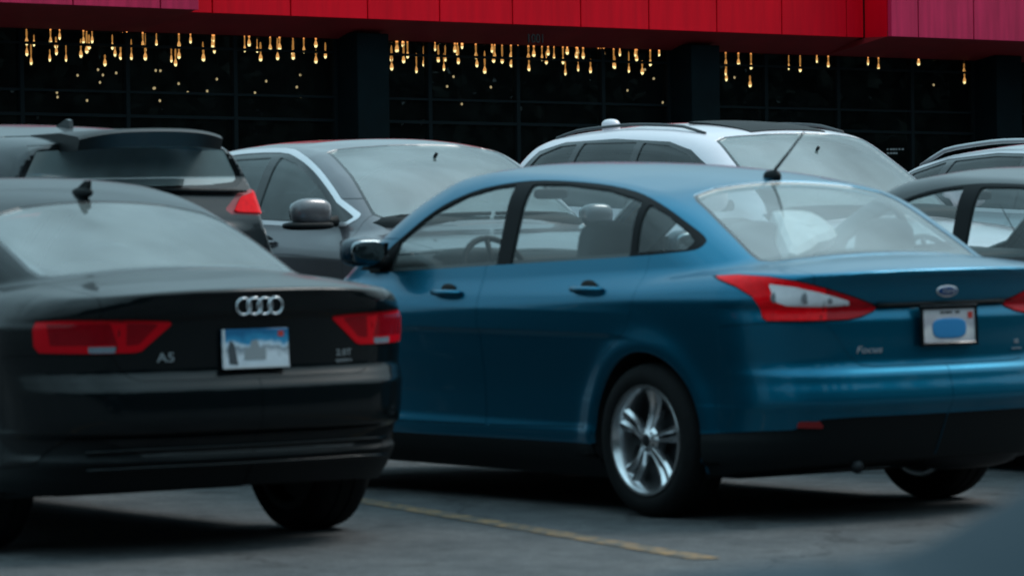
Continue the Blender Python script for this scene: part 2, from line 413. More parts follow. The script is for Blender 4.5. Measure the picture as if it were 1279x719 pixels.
# ------------------------------------------------------------------ wheels
def wheel(parent, cx, y, cz, r, rr, w, side, style='twin', rimmat=ALLOY):
    """side=+1: outer face looks to +y"""
    e = empty('wheel', (cx, y, cz), 0, parent); e.rotation_euler = (0, R(random.uniform(0, 70)) if style != 'twin' else R(-6), 0)
    h = w/2*side; b = MB()
    b.lathe([(rr, -h*.92), (rr+.012, -h), (rr+.05, -h*1.05), (r-.03, -h*1.0), (r-.008, -h*.86), (r, -h*.6), (r, -h*.3), (r-.007, -h*.28), (r-.007, -h*.22), (r, -h*.2), (r, h*.2), (r-.007, h*.22), (r-.007, h*.28), (r, h*.3), (r, h*.6), (r-.008, h*.86), (r-.03, h*1.0), (rr+.05, h*1.05), (rr+.03, h*1.06), (rr+.012, h), (rr, h*.92)], (0, 0, 0), 'y', 64, close=True)
    b.obj('tyre', RUB, e, True, 40)
    b = MB()
    b.lathe([(rr+.004, h*.99), (rr+.002, h*1.03), (rr-.010, h*1.02), (rr-.018, h*.9), (rr-.035, h*.5), (rr-.04, -h*.9), (rr-.03, -h*.95), (rr, -h*.92)], (0, 0, 0), 'y', 64)
    n = 5
    for k in range(n):
        a0 = 2*math.pi*k/n+math.pi/2
        for sgn in ((-1, 1) if style == 'twin' else (0,)):
            V = []; F = []; S = 6
            for i in range(S+1):
                t = i/S; rad = .045+t*(rr-.018-.045)
                half = (.0095+.007*t+.012*t**3) if style == 'twin' else .030-.004*t+.02*t**4
                ang = a0+sgn*(.012+.014*t+.004*t*t)/max(rad, .05)
                dpt = h*(1.0-.22*math.sin(t*math.pi*.85)-.02)-side*.012*(1-t)*0+side*(-.010+.0*t)
                ca, sa = math.cos(ang), math.sin(ang)
                for (o, dd) in ((-half, -side*.014), (-half*.35, 0), (half*.35, 0), (half, -side*.014), (half*.8, -side*.045), (-half*.8, -side*.045)):
                    V.append((rad*ca-o*sa, dpt+dd, rad*sa+o*ca))
            m = 6
            for i in range(S):
                for j in range(m): F.append((i*m+j, i*m+(j+1) % m, (i+1)*m+(j+1) % m, (i+1)*m+j))
            b.add(V, F)
    b.lathe([(0, h*.93), (.028, h*.93), (.032, h*.9), (.050, h*.86), (.062, h*.74), (.062, h*.3)], (0, 0, 0), 'y', 32)
    rim = b.obj('rim', rimmat, e, True, 35)
    b = MB()
    b.lathe([(0, h*.1), (.13, h*.1), (.135, h*.02), (0, h*.02)], (0, 0, 0), 'y', 32)
    b.lathe([(0, -h*.5), (rr-.03, -h*.5)], (0, 0, 0), 'y', 32)
    b.obj('brake_disc', DARKM, e, True, 35)
    b = MB(); b.lathe([(0, h*.955), (.020, h*.955), (.026, h*.93), (.026, h*.9)], (0, 0, 0), 'y', 24)
    for k in range(5):
        a = 2*math.pi*(k+.5)/5+math.pi/2; b.lathe([(0, h*.885), (.007, h*.885), (.008, h*.80)], (.042*math.cos(a), 0, .042*math.sin(a)), 'y', 8)
    b.obj('hub_cap', DARKM, e, True, 35)
    return e
def wheel_well(car, cx, r):
    s = car.c
    for sd in (1, -1):
        b = MB(); n = 24; V = []; F = []
        for k in range(n+1):
            a = -.25+(math.pi+.5)*k/n
            for yy in (.88, .5): V.append((cx+(r+.012)*math.cos(a), yy*sd if yy < .6 else (s['half']-.045)*sd, s['wheel_r']+(r+.012)*math.sin(a)))
        for k in range(n): F.append((2*k, 2*k+1, 2*k+3, 2*k+2))
        m = len(V); V.append((cx, .5*sd, s['wheel_r']))
        for k in range(n): F.append((2*k+1, m, 2*k+3))
        b.add(V, F); b.obj('wheel_well', GAPM, car.root, True)

# ------------------------------------------------------------------ cabin
def rotY(a): return Matrix.Rotation(a, 3, 'Y')
def seat(root, x, y, z, fwd, head=True, m=None):
    """fwd=+1 faces +x"""
    e = empty('seat', (x, y, z), 0 if fwd > 0 else math.pi, root); m = m or CLOTH
    MB().ball((.0, 0, .10), (.26, .25, .09), 3.5).obj('cushion', m, e, True)
    MB().ball((-.26, 0, .40), (.075, .24, .34), 3.2, rot=rotY(R(-14))).ball((-.25, .20, .38), (.09, .05, .26), 3, rot=rotY(R(-14))).ball((-.25, -.20, .38), (.09, .05, .26), 3, rot=rotY(R(-14))).obj('backrest', m, e, True)
    if head:
        b = MB().ball((-.35, 0, .775), (.06, .155, .125), 3.2, rot=rotY(R(-10)))
        b.obj('headrest', m, e, True)
        b = MB()
        for q in (-.05, .05): b.tube([(-.345, q, .70), (-.33, q, .62)], .006, 6)
        b.obj('headrest_post', DARKM, e, True)
    return e
def cabin(car, fwd_rows, rear_x, dash_x, wheel_y=.38, z=.38, dark=None):
    root = car.root; c = car.c
    m = dark or INNER
    # lining: a second skin inside the body
    Mi = cast(car.F, c, .045, -.028)
    keep = None
    for (view, poly, sm, lim, gr) in car.openings:
        _, Mi = split(Mi, car.g(Mi[0], view, poly, sm, lim)-gr-.004)
        if len(Mi[1]) == 0: break
    for wx in c['axles']:
        V = Mi[0]; g = np.maximum(np.hypot(V[:, 0]-wx, V[:, 2]-c['wheel_r'])-c['arch']-.02, .42-np.abs(V[:, 1])); _, Mi = split(Mi, g)
    car.out(Mi, 'interior_lining', m, root, 0, 0)
    y = c['half']-.12
    b = MB()   # floor, rear shelf and dashboard
    b.box((rear_x+.1, -y, .30), (dash_x+.25, y, .34))
    b.obj('cabin_floor', m, root)
    sh = car.surf(x=rear_x-.08, y=0)[2]
    zb = c['belt_ref']
    b = MB(); b.box((c['glass_x0']+.06, -y+.08, zb-.06), (rear_x+.12, y-.08, zb-.03), .008); b.obj('rear_shelf', m, root)
    b = MB(); b.ball((dash_x+.22, 0, zb-.10), (.36, y-.03, .13), 4, 24, 10); b.ball((dash_x-.02, wheel_y, zb-.0), (.14, .20, .06), 2.5); b.obj('dashboard', PLAS, root, True)
    e = empty('steering_wheel', (dash_x-.22, wheel_y, zb-.06), 0, root); e.rotation_euler = (0, R(-65)*1, 0)
    P = [(math.cos(2*math.pi*k/28)*.18, math.sin(2*math.pi*k/28)*.18, 0) for k in range(29)]
    MB().tube(P, .015, 8, False).obj('wheel_rim', PLAS, e, True)
    b = MB(); b.ball((0, 0, -.02), (.07, .07, .03), 2.5)
    for a in (0, 180, 270): b.tube([(0, 0, -.01), (.18*math.cos(R(a+90)), .18*math.sin(R(a+90)), 0)], .014, 6)
    b.obj('wheel_hub', PLAS, e, True)
    for (sx, rows) in fwd_rows:
        for sy in rows: seat(root, sx, sy, z, 1)
    b = MB(); mx = c['mirror_in']; b.ball(mx, (.015, .10, .026), 4); b.tube([(mx[0]+.02, 0, mx[2]+.01), (mx[0]+.07, 0, mx[2]+.06)], .01, 6); b.obj('rear_view_mirror', PLAS, root, True)

# ------------------------------------------------------------------ generic steps shared by all cars
def arches(car):
    V = car.M[0]; c = car.c
    for wx in c['axles']:
        V = car.M[0]; g = np.maximum(np.hypot(V[:, 0]-wx, V[:, 2]-c['wheel_r'])-c['arch'], .45-np.abs(V[:, 1])); _, car.M = split(car.M, g)
        wheel_well(car, wx, c['arch'])
def side_glass(car, dlo, panes, trim, frame=None, glassmat=None, chrome=0., chrome_mat=None, smooth=0):
    """dlo: outline of the whole side window band, panes: outlines of each pane of glass"""
    car.openings.append(('S', dlo, smooth, None, -.02))
    if chrome:
        V = car.M[0]; g = car.g(V, 'S', dlo, smooth)
        A, B = split(car.M, np.abs(g-chrome*.5)-chrome*.5); car.M = B
        car.out2(A, 'chrome_strip', chrome_mat or SATIN, None, .004, .012)
    D = car.take('S', dlo, smooth)
    for p, nm in panes:
        V = D[0]; A, D = split(D, np.maximum(sdf(V[:, 0], V[:, 2], p, 0)-.012, -9))
        car.out2(A, nm, glassmat, None, -.010, 0)
    car.out2(D, 'window_trim', trim, None, -.002, .02)
def screen(car, name, view, poly, glassmat, band=.022, smooth=0, lim=None, off=-.003, seal=None):
    car.openings.append((view, poly, smooth, lim, -.0))
    A = car.take(view, poly, smooth, lim)
    g = car.g(A[0], view, poly, smooth, lim)
    Gl, Tr = split(A, g+band)
    car.out(Gl, name, glassmat, None, off, 0); car.out(Tr, name+'_seal', seal or GBLK, None, off+.001, .012)
def mirror(root, p, side, m, scale=1., face=-1):
    """door mirror; face = direction in x that the glass looks (towards the rear)"""
    e = empty('door_mirror', p, 0, root)
    s = scale
    b = MB().ball((0, side*.14*s, .02), (.065*s, .125*s, .078*s), 2.9, 24, 14, rot=rotY(R(6*face)))
    b.obj('mirror_shell', m, e, True)
    b = MB(); V = []
    b.ball((face*.058*s, side*.14*s, .02), (.012, .108*s, .062*s), 3.4); b.obj('mirror_glass', mat('mirror_glass', (.25, .30, .32), .05, 1.), e, True)
    MB().tube([(0, -side*.03, -.03), (0, side*.03, -.035), (0, side*.08, -.03)], [.035, .026, .03], 8).obj('mirror_arm', PLAS, e, True)
    return e
def handle(car, x0, x1, z, side, m, slope=0.):
    """pull handle with a dark oval for the shade of its finger recess"""
    e = empty('door_handle', (0, 0, 0), 0, car.root)
    P = []
    for t in np.linspace(0, 1, 9):
        x = x0+(x1-x0)*t; p = car.surf(x=x, z=z+slope*(t-.5), side=side)
        P.append((x, p[1]+side*(.006+.032*math.sin(math.pi*min(1, max(0, t*1.0)))**.5), z+slope*(t-.5)))
    MB().tube(P, [.010, .014, .015, .0155, .0155, .0155, .015, .014, .010], 10).obj('grip', m, e, True)
    xm = (x0+x1)/2+.0; p = car.surf(x=xm, z=z, side=side)
    b = MB(); b.ball((xm, p[1]-side*.004, z+.012), (.058, .010, .030), 2.2, 20, 8); b.obj('handle_shade', GAPM, e, True)  # dark oval on the door skin, painted shade instead of a hollow
def text(name, s, size, m, parent, loc, rot, ext=.002, shear=0., font_scale=1.):
    cu = bpy.data.curves.new(name, 'FONT'); cu.body = s; cu.size = size; cu.extrude = ext; cu.shear = shear; cu.align_x = 'CENTER'; cu.align_y = 'CENTER'; cu.resolution_u = 3
    o = bpy.data.objects.new(name, cu); COL.objects.link(o)
    dg = bpy.context.evaluated_depsgraph_get(); me = bpy.data.meshes.new_from_object(o.evaluated_get(dg)); bpy.data.objects.remove(o)
    me.materials.clear(); me.materials.append(m); me.name = name
    n = bpy.data.objects.new(name, me); n.location = loc; n.rotation_euler = rot; n.scale = (font_scale, 1, 1); return put(n, parent)
REARROT = (R(90), 0, R(-90))      # reads correctly when seen from behind the car (looking along +x)
def badge_on(car, nm, s, size, m, y, z, sh, sc):
    """lettering laid on the rear panel, every vertex brought onto the surface"""
    o = text(nm, s, size, m, car.root, (0, 0, 0), (0, 0, 0), .0015, sh, 1.)
    n = len(o.data.vertices); c = np.empty(n*3, np.float32); o.data.vertices.foreach_get('co', c); c = c.reshape(-1, 3).astype(float)
    yy, zz = y-c[:, 0]*sc, z+c[:, 1]; lo, hi = np.full(n, -.2), np.full(n, 1.)
    for _ in range(24):
        md = (lo+hi)/2; f = car.F(md, yy, zz) > 0; lo = np.where(f, md, lo); hi = np.where(f, hi, md)
    o.data.vertices.foreach_set('co', np.stack([lo-.003-c[:, 2], yy, zz], 1).astype(np.float32).ravel()); o.data.update()
    return o
def plate_img(name, kind):
    """printed face of a licence plate: Object coords, y across, z up"""
    m = bpy.data.materials.new(name); m.use_nodes = True; nt = m.node_tree; b = nt.nodes['Principled BSDF']; b.inputs['Roughness'].default_value = .35
    tc = nt.nodes.new('ShaderNodeTexCoord'); sp = nt.nodes.new('ShaderNodeSeparateXYZ'); nt.links.new(tc.outputs['Object'], sp.inputs[0])
    nz = nt.nodes.new('ShaderNodeTexNoise'); nz.inputs['Scale'].default_value = 26; nz.inputs['Detail'].default_value = 5; nt.links.new(tc.outputs['Object'], nz.inputs[0])
    mr = nt.nodes.new('ShaderNodeMapRange'); mr.inputs[1].default_value = -.076; mr.inputs[2].default_value = .076; nt.links.new(sp.outputs[2], mr.inputs[0])
    ad = nt.nodes.new('ShaderNodeMath'); ad.operation = 'MULTIPLY_ADD'; ad.inputs[1].default_value = .55; nt.links.new(nz.outputs[0], ad.inputs[0])
    sb = nt.nodes.new('ShaderNodeMath'); sb.operation = 'SUBTRACT'; sb.inputs[1].default_value = .275; nt.links.new(mr.outputs[0], sb.inputs[0]); nt.links.new(sb.outputs[0], ad.inputs[2])
    rp = nt.nodes.new('ShaderNodeValToRGB'); e = rp.color_ramp.elements
    if kind == 'snow':
        e[0].position = .0; e[0].color = (.50, .56, .62, 1); e[1].position = .95; e[1].color = (.01, .12, .26, 1)
        for p, c_ in ((.30, (.62, .68, .74, 1)), (.50, (.20, .24, .28, 1)), (.58, (.55, .66, .75, 1)), (.70, (.03, .25, .45, 1))): k = e.new(p); k.color = c_
    else:
        e[0].position = 0; e[0].color = (.45, .42, .45, 1); e[1].position = .9; e[1].color = (.50, .48, .50, 1)
        for p, c_ in ((.35, (.60, .58, .58, 1)), (.55, (.38, .36, .40, 1))): k = e.new(p); k.color = c_
    nt.links.new(ad.outputs[0], rp.inputs[0]); nt.links.new(rp.outputs[0], b.inputs['Base Color']); return m

# ------------------------------------------------------------------ the ground
def grid_sheet(name, xs, ys, zf, m):
    V = [(x, y, zf(x, y)) for x in xs for y in ys]; n = len(ys)
    F = [(i*n+j, (i+1)*n+j, (i+1)*n+j+1, i*n+j+1) for i in range(len(xs)-1) for j in range(n-1)]
    return meta(obj(name, V, F, m, None, True), kind='structure')
def lot_z(x, y=0):
    t = min(1, max(0, (x-4.2)/2.6)); return .12*t*t*(3-2*t)
def asphalt():
    m = mat('asphalt', (.05, .055, .06), .82); nt = m.node_tree; b = nt.nodes['Principled BSDF']
    tc = nt.nodes.new('ShaderNodeTexCoord')
    def noise(s, d, r=.6):
        n = nt.nodes.new('ShaderNodeTexNoise'); n.inputs['Scale'].default_value = s; n.inputs['Detail'].default_value = d; n.inputs['Roughness'].default_value = r
        nt.links.new(tc.outputs['Object'], n.inputs[0]); return n
    a, f = noise(1.6, 9, .72), noise(70, 5, .75)
    r1 = nt.nodes.new('ShaderNodeValToRGB'); r1.color_ramp.elements[0].position = .35; r1.color_ramp.elements[1].position = .68
    r1.color_ramp.elements[0].color = (.030, .034, .038, 1); r1.color_ramp.elements[1].color = (.078, .080, .084, 1); nt.links.new(a.outputs[0], r1.inputs[0])
    r2 = nt.nodes.new('ShaderNodeValToRGB'); r2.color_ramp.elements[0].position = .3; r2.color_ramp.elements[1].position = .72
    r2.color_ramp.elements[0].color = (.30, .30, .30, 1); r2.color_ramp.elements[1].color = (1.8, 1.75, 1.7, 1); nt.links.new(f.outputs[0], r2.inputs[0])
    mx = nt.nodes.new('ShaderNodeMix'); mx.data_type = 'RGBA'; mx.blend_type = 'MULTIPLY'; mx.inputs[0].default_value = 1
    nt.links.new(r1.outputs[0], mx.inputs[6]); nt.links.new(r2.outputs[0], mx.inputs[7])
    # worn aggregate patches
    g2 = noise(11, 9, .8); r4 = nt.nodes.new('ShaderNodeMapRange'); r4.inputs[1].default_value = .34; r4.inputs[2].default_value = .66; r4.inputs[3].default_value = .55; r4.inputs[4].default_value = 1.45
    nt.links.new(g2.outputs[0], r4.inputs[0]); m4 = nt.nodes.new('ShaderNodeMix'); m4.data_type = 'RGBA'; m4.blend_type = 'MULTIPLY'; m4.inputs[0].default_value = 1
    nt.links.new(mx.outputs[2], m4.inputs[6]); nt.links.new(r4.outputs[0], m4.inputs[7]); mx = m4
    # hairline cracks
    dn = noise(.8, 5, .7); ds = nt.nodes.new('ShaderNodeVectorMath'); ds.operation = 'MULTIPLY_ADD'; ds.inputs[1].default_value = (1.6, 1.6, 0)
    nt.links.new(dn.outputs[1], ds.inputs[0]); nt.links.new(tc.outputs['Object'], ds.inputs[2])
    vo = nt.nodes.new('ShaderNodeTexVoronoi'); vo.feature = 'DISTANCE_TO_EDGE'; vo.inputs['Scale'].default_value = .42; nt.links.new(ds.outputs[0], vo.inputs['Vector'])
    r5 = nt.nodes.new('ShaderNodeMapRange'); r5.inputs[1].default_value = .003; r5.inputs[2].default_value = .010; r5.inputs[3].default_value = .35; r5.inputs[4].default_value = 1
    nt.links.new(vo.outputs['Distance'], r5.inputs[0]); m5 = nt.nodes.new('ShaderNodeMix'); m5.data_type = 'RGBA'; m5.blend_type = 'MULTIPLY'; m5.inputs[0].default_value = 1
    nt.links.new(mx.outputs[2], m5.inputs[6]); nt.links.new(r5.outputs[0], m5.inputs[7]); mx = m5
    # oil drips and tar spots
    v = noise(2.3, 2, .4); r3 = nt.nodes.new('ShaderNodeMapRange'); r3.inputs[1].default_value = .66; r3.inputs[2].default_value = .72; r3.inputs[3].default_value = 1; r3.inputs[4].default_value = .45
    nt.links.new(v.outputs[0], r3.inputs[0]); mu = nt.nodes.new('ShaderNodeMix'); mu.data_type = 'RGBA'; mu.blend_type = 'MULTIPLY'; mu.inputs[0].default_value = 1
    nt.links.new(mx.outputs[2], mu.inputs[6]); nt.links.new(r3.outputs[0], mu.inputs[7]); nt.links.new(mu.outputs[2], b.inputs['Base Color'])
    bp = nt.nodes.new('ShaderNodeBump'); bp.inputs['Strength'].default_value = .6; bp.inputs['Distance'].default_value = .008; nt.links.new(f.outputs[0], bp.inputs['Height']); nt.links.new(bp.outputs[0], b.inputs['Normal'])
    return m
xs = [-1500, -200, -60, -30, -15]+[x*.65 for x in range(-20, 24)]+[18, 25, 60, 300, 1500]
ys = [-1500, -200, -80, -45, -20, -10, -5, 0, 5, 10, 20, 40, 100, 300, 1500]
grid_sheet('parking_lot', xs, ys, lot_z, asphalt())
def worn_yellow():
    m = mat('worn_yellow_paint', (.42, .27, .07), .8); nt = m.node_tree; b = nt.nodes['Principled BSDF']
    tc = nt.nodes.new('ShaderNodeTexCoord'); n = nt.nodes.new('ShaderNodeTexNoise'); n.inputs['Scale'].default_value = 9; n.inputs['Detail'].default_value = 9; n.inputs['Roughness'].default_value = .75
    nt.links.new(tc.outputs['Object'], n.inputs[0]); r = nt.nodes.new('ShaderNodeValToRGB')
    r.color_ramp.elements[0].position = .45; r.color_ramp.elements[0].color = (.055, .055, .05, 1); r.color_ramp.elements[1].position = .66; r.color_ramp.elements[1].color = (.34, .18, .055, 1)
    nt.links.new(n.outputs[0], r.inputs[0]); nt.links.new(r.outputs[0], b.inputs['Base Color']); return m
def stall_line(x0, y0, x1, y1, label):
    n = 14; V = []; dx, dy = x1-x0, y1-y0; l = math.hypot(dx, dy); nx, ny = -dy/l*.06, dx/l*.06
    for i in range(n+1):
        t = i/n; x, y = x0+dx*t, y0+dy*t; j = random.uniform(-.004, .004)
        V += [(x+nx+j, y+ny, lot_z(x)+.004), (x-nx+j, y-ny, lot_z(x)+.004)]
    o = obj('stall_line', V, [(2*i, 2*i+1, 2*i+3, 2*i+2) for i in range(n)], worn_yellow())
    meta(o, kind='structure')

# ------------------------------------------------------------------ car shapes
SEDAN = dict(zb=.15, zbr=.12, L=4.53, H=1.56, half=.91, axles=(1.0, 3.65), wheel_r=.335, arch=.385, midx=1.9,
    deck=[(-.1, 1.05), (.03, 1.078), (.12, 1.095), (.42, 1.125), (1.0, 1.10), (2.0, 1.07), (3.0, 1.05), (3.45, 1.03), (3.9, .96), (4.2, .87), (4.4, .76), (4.6, .6)],
    wid=[(0, .87), (.5, .905), (1.0, .912), (2.2, .905), (3.6, .91), (4.2, .87), (4.55, .80)],
    belt=[(0, 1.15), (1.0, 1.13), (2.0, 1.09), (3.0, 1.045), (4.5, 1.0)], belt_ref=1.09,
    sec=[(.15, .10), (.24, .050), (.30, .034), (.345, .032), (.40, .040), (.52, .038), (.72, .016), (.86, .002), (.895, 0), (.93, .008), (1.0, .034), (1.06, .056), (1.12, .085), (1.25, .15), (1.6, .5)],
    rx=[(.15, .20), (.30, .10), (.44, .035), (.47, .02), (.52, -.005), (.56, .0), (.60, .010), (.632, .017), (.664, .036), (.70, .044), (.85, .048), (.915, .064), (.935, .048), (1.0, .035), (1.04, .018), (1.075, -.012), (1.10, -.012), (1.2, .05)],
    fx=[(.15, .25), (.3, .06), (.5, .0), (.7, .05), (.85, .15), (1.0, .3)],
    roof=[(-.1, .85), (.15, .97), (.42, 1.125), (.7, 1.275), (.98, 1.408), (1.12, 1.450), (1.25, 1.472), (1.56, 1.510), (2.04, 1.540), (2.45, 1.548), (2.72, 1.525), (3.0, 1.435), (3.4, 1.225), (3.7, 1.04), (4.2, .7)],
    gw=[(0, .60), (.4, .735), (.8, .80), (1.2, .838), (2.0, .852), (2.8, .838), (3.3, .79), (3.8, .70)],
    tum=.29, mirror_in=(2.85, 0, 1.40), glass_x0=.45)
COUPE = dict(L=4.65, H=1.52, half=.93, axles=(.96, 3.72), wheel_r=.335, arch=.385, midx=2.3, rear_corner=.30, bow=.13, crown=.06,
    deck=[(-.1, 1.03), (.04, 1.060), (.12, 1.070), (.35, 1.095), (.63, 1.115), (1.2, 1.07), (2.0, 1.03), (3.0, 1.0), (3.5, .99), (3.9, .94), (4.3, .84), (4.55, .72), (4.7, .55)],
    wid=[(0, .86), (.5, .915), (1.0, .925), (2.2, .905), (3.6, .925), (4.3, .87), (4.65, .78)],
    belt=[(0, 1.09), (1.0, 1.08), (2.0, 1.04), (3.0, 1.01), (4.5, .98)], belt_ref=1.05,
    sec=[(.15, .10), (.24, .05), (.32, .03), (.45, .035), (.72, .012), (.84, 0), (.875, 0), (.90, .012), (.97, .045), (1.03, .075), (1.12, .12), (1.25, .2), (1.6, .5)],
    rx=[(.15, .25), (.26, .16), (.33, .10), (.39, .055), (.41, .075), (.47, .06), (.50, .015), (.56, .0), (.655, .004), (.695, .024), (.74, .046), (.93, .046), (.955, .030), (1.02, .018), (1.06, -.012), (1.08, -.012), (1.2, .05)],
    fx=[(.15, .25), (.3, .06), (.5, .0), (.7, .05), (.85, .15), (1.0, .3)],
    roof=[(-.1, .80), (.25, .96), (.63, 1.125), (.9, 1.235), (1.2, 1.345), (1.45, 1.425), (1.65, 1.468), (2.0, 1.505), (2.35, 1.508), (2.7, 1.455), (3.0, 1.35), (3.4, 1.15), (3.7, .98), (4.2, .7)],
    gw=[(0, .48), (.4, .60), (.8, .70), (1.2, .755), (1.7, .785), (2.3, .80), (2.9, .79), (3.4, .74), (3.8, .66)],
    tum=.32, mirror_in=(2.8, 0, 1.34), glass_x0=.66, topk=.10)
SUV = dict(gcut=.06, L=4.65, H=1.72, half=.93, axles=(.95, 3.65), wheel_r=.36, arch=.42, midx=2.2, rear_corner=.30, bow=.12, zb=.24,
    deck=[(-.1, 1.15), (.1, 1.16), (1.0, 1.14), (2.0, 1.12), (3.2, 1.10), (3.7, 1.06), (4.2, .97), (4.5, .85), (4.7, .65)],
    wid=[(0, .88), (.5, .92), (1.0, .93), (3.6, .93), (4.2, .89), (4.65, .80)],
    belt=[(0, 1.20), (1.0, 1.17), (2.0, 1.14), (3.0, 1.11), (4.6, 1.08)], belt_ref=1.14,
    sec=[(.2, .08), (.3, .03), (.5, .03), (.8, .0), (1.0, .01), (1.14, .06), (1.3, .16), (1.7, .5)],
    rx=[(.2, .2), (.35, .06), (.5, .0), (.65, .0), (.70, .05), (.95, .06), (1.15, .08), (1.25, .12), (1.4, .2)],
    fx=[(.2, .25), (.35, .06), (.6, .0), (.8, .04), (.95, .12), (1.1, .3)],
    roof=[(-.2, .6), (-.02, 1.05), (.04, 1.22), (.10, 1.38), (.165, 1.54), (.24, 1.605), (.38, 1.63), (.60, 1.645), (1.0, 1.675), (1.6, 1.695), (2.1, 1.69), (2.45, 1.665), (2.75, 1.59), (3.1, 1.40), (3.5, 1.14), (3.8, .95), (4.3, .7)],
    gw=[(0, .70), (.3, .78), (.8, .83), (2.0, .85), (2.8, .83), (3.3, .78), (3.8, .70)],
    tum=.26, mirror_in=(2.8, 0, 1.48), glass_x0=.25, greenk=.14)

def rings(root, pos, r, tube, m, n=4, gap=1.5):
    b = MB()
    for k in range(n):
        y = (k-(n-1)/2)*r*gap
        P = [(pos[0]-(.002 if k % 2 else 0), pos[1]-y+r*math.cos(2*math.pi*i/28), pos[2]+r*math.sin(2*math.pi*i/28)) for i in range(29)]
        b.tube(P, tube, 6, False)
    return b.obj('ring_emblem', m, root, True)
def licence_plate(root, p, tilt, kind, frame=None):
    e = empty('licence_plate', p, 0, root); e.rotation_euler = (0, tilt, 0)
    b = MB(); b.box((-.008, -.1535, -.078), (0.002, .1535, .078), .003); b.obj('plate_sheet', plate_img('plate_print_'+kind, kind), e)
    if frame:
        b = MB()
        for lo, hi in (((-.014, -.163, -.088), (.004, -.147, .088)), ((-.014, .147, -.088), (.004, .163, .088)), ((-.015, -.147, .070), (.004, .147, .088)), ((-.015, -.147, -.088), (.004, .147, -.072))): b.box(lo, hi, .003)
        b.obj('plate_frame', frame, e)
    return e

def build(cfg, name, label, cat, group, loc, yaw, res, detail):
    root = empty(name, loc, R(yaw)); meta(root, label, cat, group)
    car = Car(cfg, root, res); car.openings = []; car.gaps = []
    detail(car, root)
    return root
def common_end(car, pt, style='twin', wheels_y=None, rr=.235, rimmat=ALLOY, w=.215):
    c = car.c; V = car.M[0]
    A = car.take('S', [(c['axles'][0]+.2, -1), (c['axles'][0]+.2, .305), (c['axles'][1]-.2, .29), (c['axles'][1]-.2, -1)]); car.out2(A, 'sill_shade_strip', PLAS, None, -.002, .01)  # black strip along the lower sill stands in for the shadow there
    V = car.M[0]
    A, car.M = split(car.M, V[:, 2]-(c.get('zb', .2)+.02+c.get('zbr', .07)*np.clip((.9-V[:, 0])/.9, 0, 1)+.05*np.clip((V[:, 0]-c['L']+.7)/.7, 0, 1)))
    car.out(A, 'underbody', PLAS, None, 0, 0)
    car.out(car.M, 'body_shell', pt, None, 0, .03)
    for G in car.gaps:
        if len(G[1]): (car.out2 if np.abs(G[0][:, 1]).min() > .2 else car.out)(G, 'panel_seam', GAPM, None, -.012, 0)
    y = wheels_y or c['half']-.125
    for wx in c['axles']:
        for sd in (1, -1): wheel(car.root, wx, sd*y, c['wheel_r'], c['wheel_r'], rr, w, sd, style, rimmat)

# ---- the blue sedan
BLUE = paint('blue_paint', (.0, .128, .222), .85, .32, .02, .55, .3)
GLS = glass('car_glass', (.84, .90, .90), 1.6, .02, .06)
GLSD = glass('tinted_glass', (.13, .15, .16), 1.6, .015, .04)
GLSR = glass('rear_glass', (.66, .72, .72), 2.6, .05, .20)  # strong pale film adds painted sky brightness to the pane
S_DLO = [(3.21, 1.04), (3.12, 1.115), (2.93, 1.225), (2.74, 1.33), (2.55, 1.40), (2.35, 1.442), (2.09, 1.466), (1.80, 1.462), (1.50, 1.440), (1.26, 1.400), (1.08, 1.345), (.92, 1.275), (.80, 1.215), (.775, 1.185), (.80, 1.160), (.90, 1.148), (1.2, 1.128), (2.0, 1.09), (3.0, 1.043)]
S_PANES = [([(3.00, 1.058), (2.97, 1.175), (2.74, 1.305), (2.52, 1.385), (2.32, 1.425), (2.175, 1.438), (2.145, 1.092)], 'side_window'),
           ([(2.02, 1.098), (2.035, 1.440), (1.80, 1.438), (1.50, 1.413), (1.30, 1.375), (1.235, 1.36), (1.195, 1.140)], 'side_window'),
           ([(1.135, 1.160), (1.165, 1.345), (1.05, 1.305), (.90, 1.232), (.845, 1.195), (.85, 1.175)], 'quarter_window')]
def sedan_common(car, root, pt, rear=None):
    arches(car)
    side_glass(car, S_DLO, S_PANES, TRIMB, glassmat=GLS, smooth=3)
    screen(car, 'windshield', 'T', [(2.66, -.1), (2.64, .3), (2.60, .52), (2.62, .575), (2.8, .605), (3.2, .66), (3.36, .70), (3.47, .64), (3.56, .3), (3.58, -.1)], GLS, .025, lim=1.0)
    screen(car, 'rear_window', 'T', [(.43, -.1), (.435, .2), (.455, .42), (.49, .585), (.53, .625), (.60, .628), (.86, .598), (1.02, .575), (1.08, .545), (1.11, .40), (1.125, -.1)], rear or GLSR, .020, lim=1.0, seal=rear)
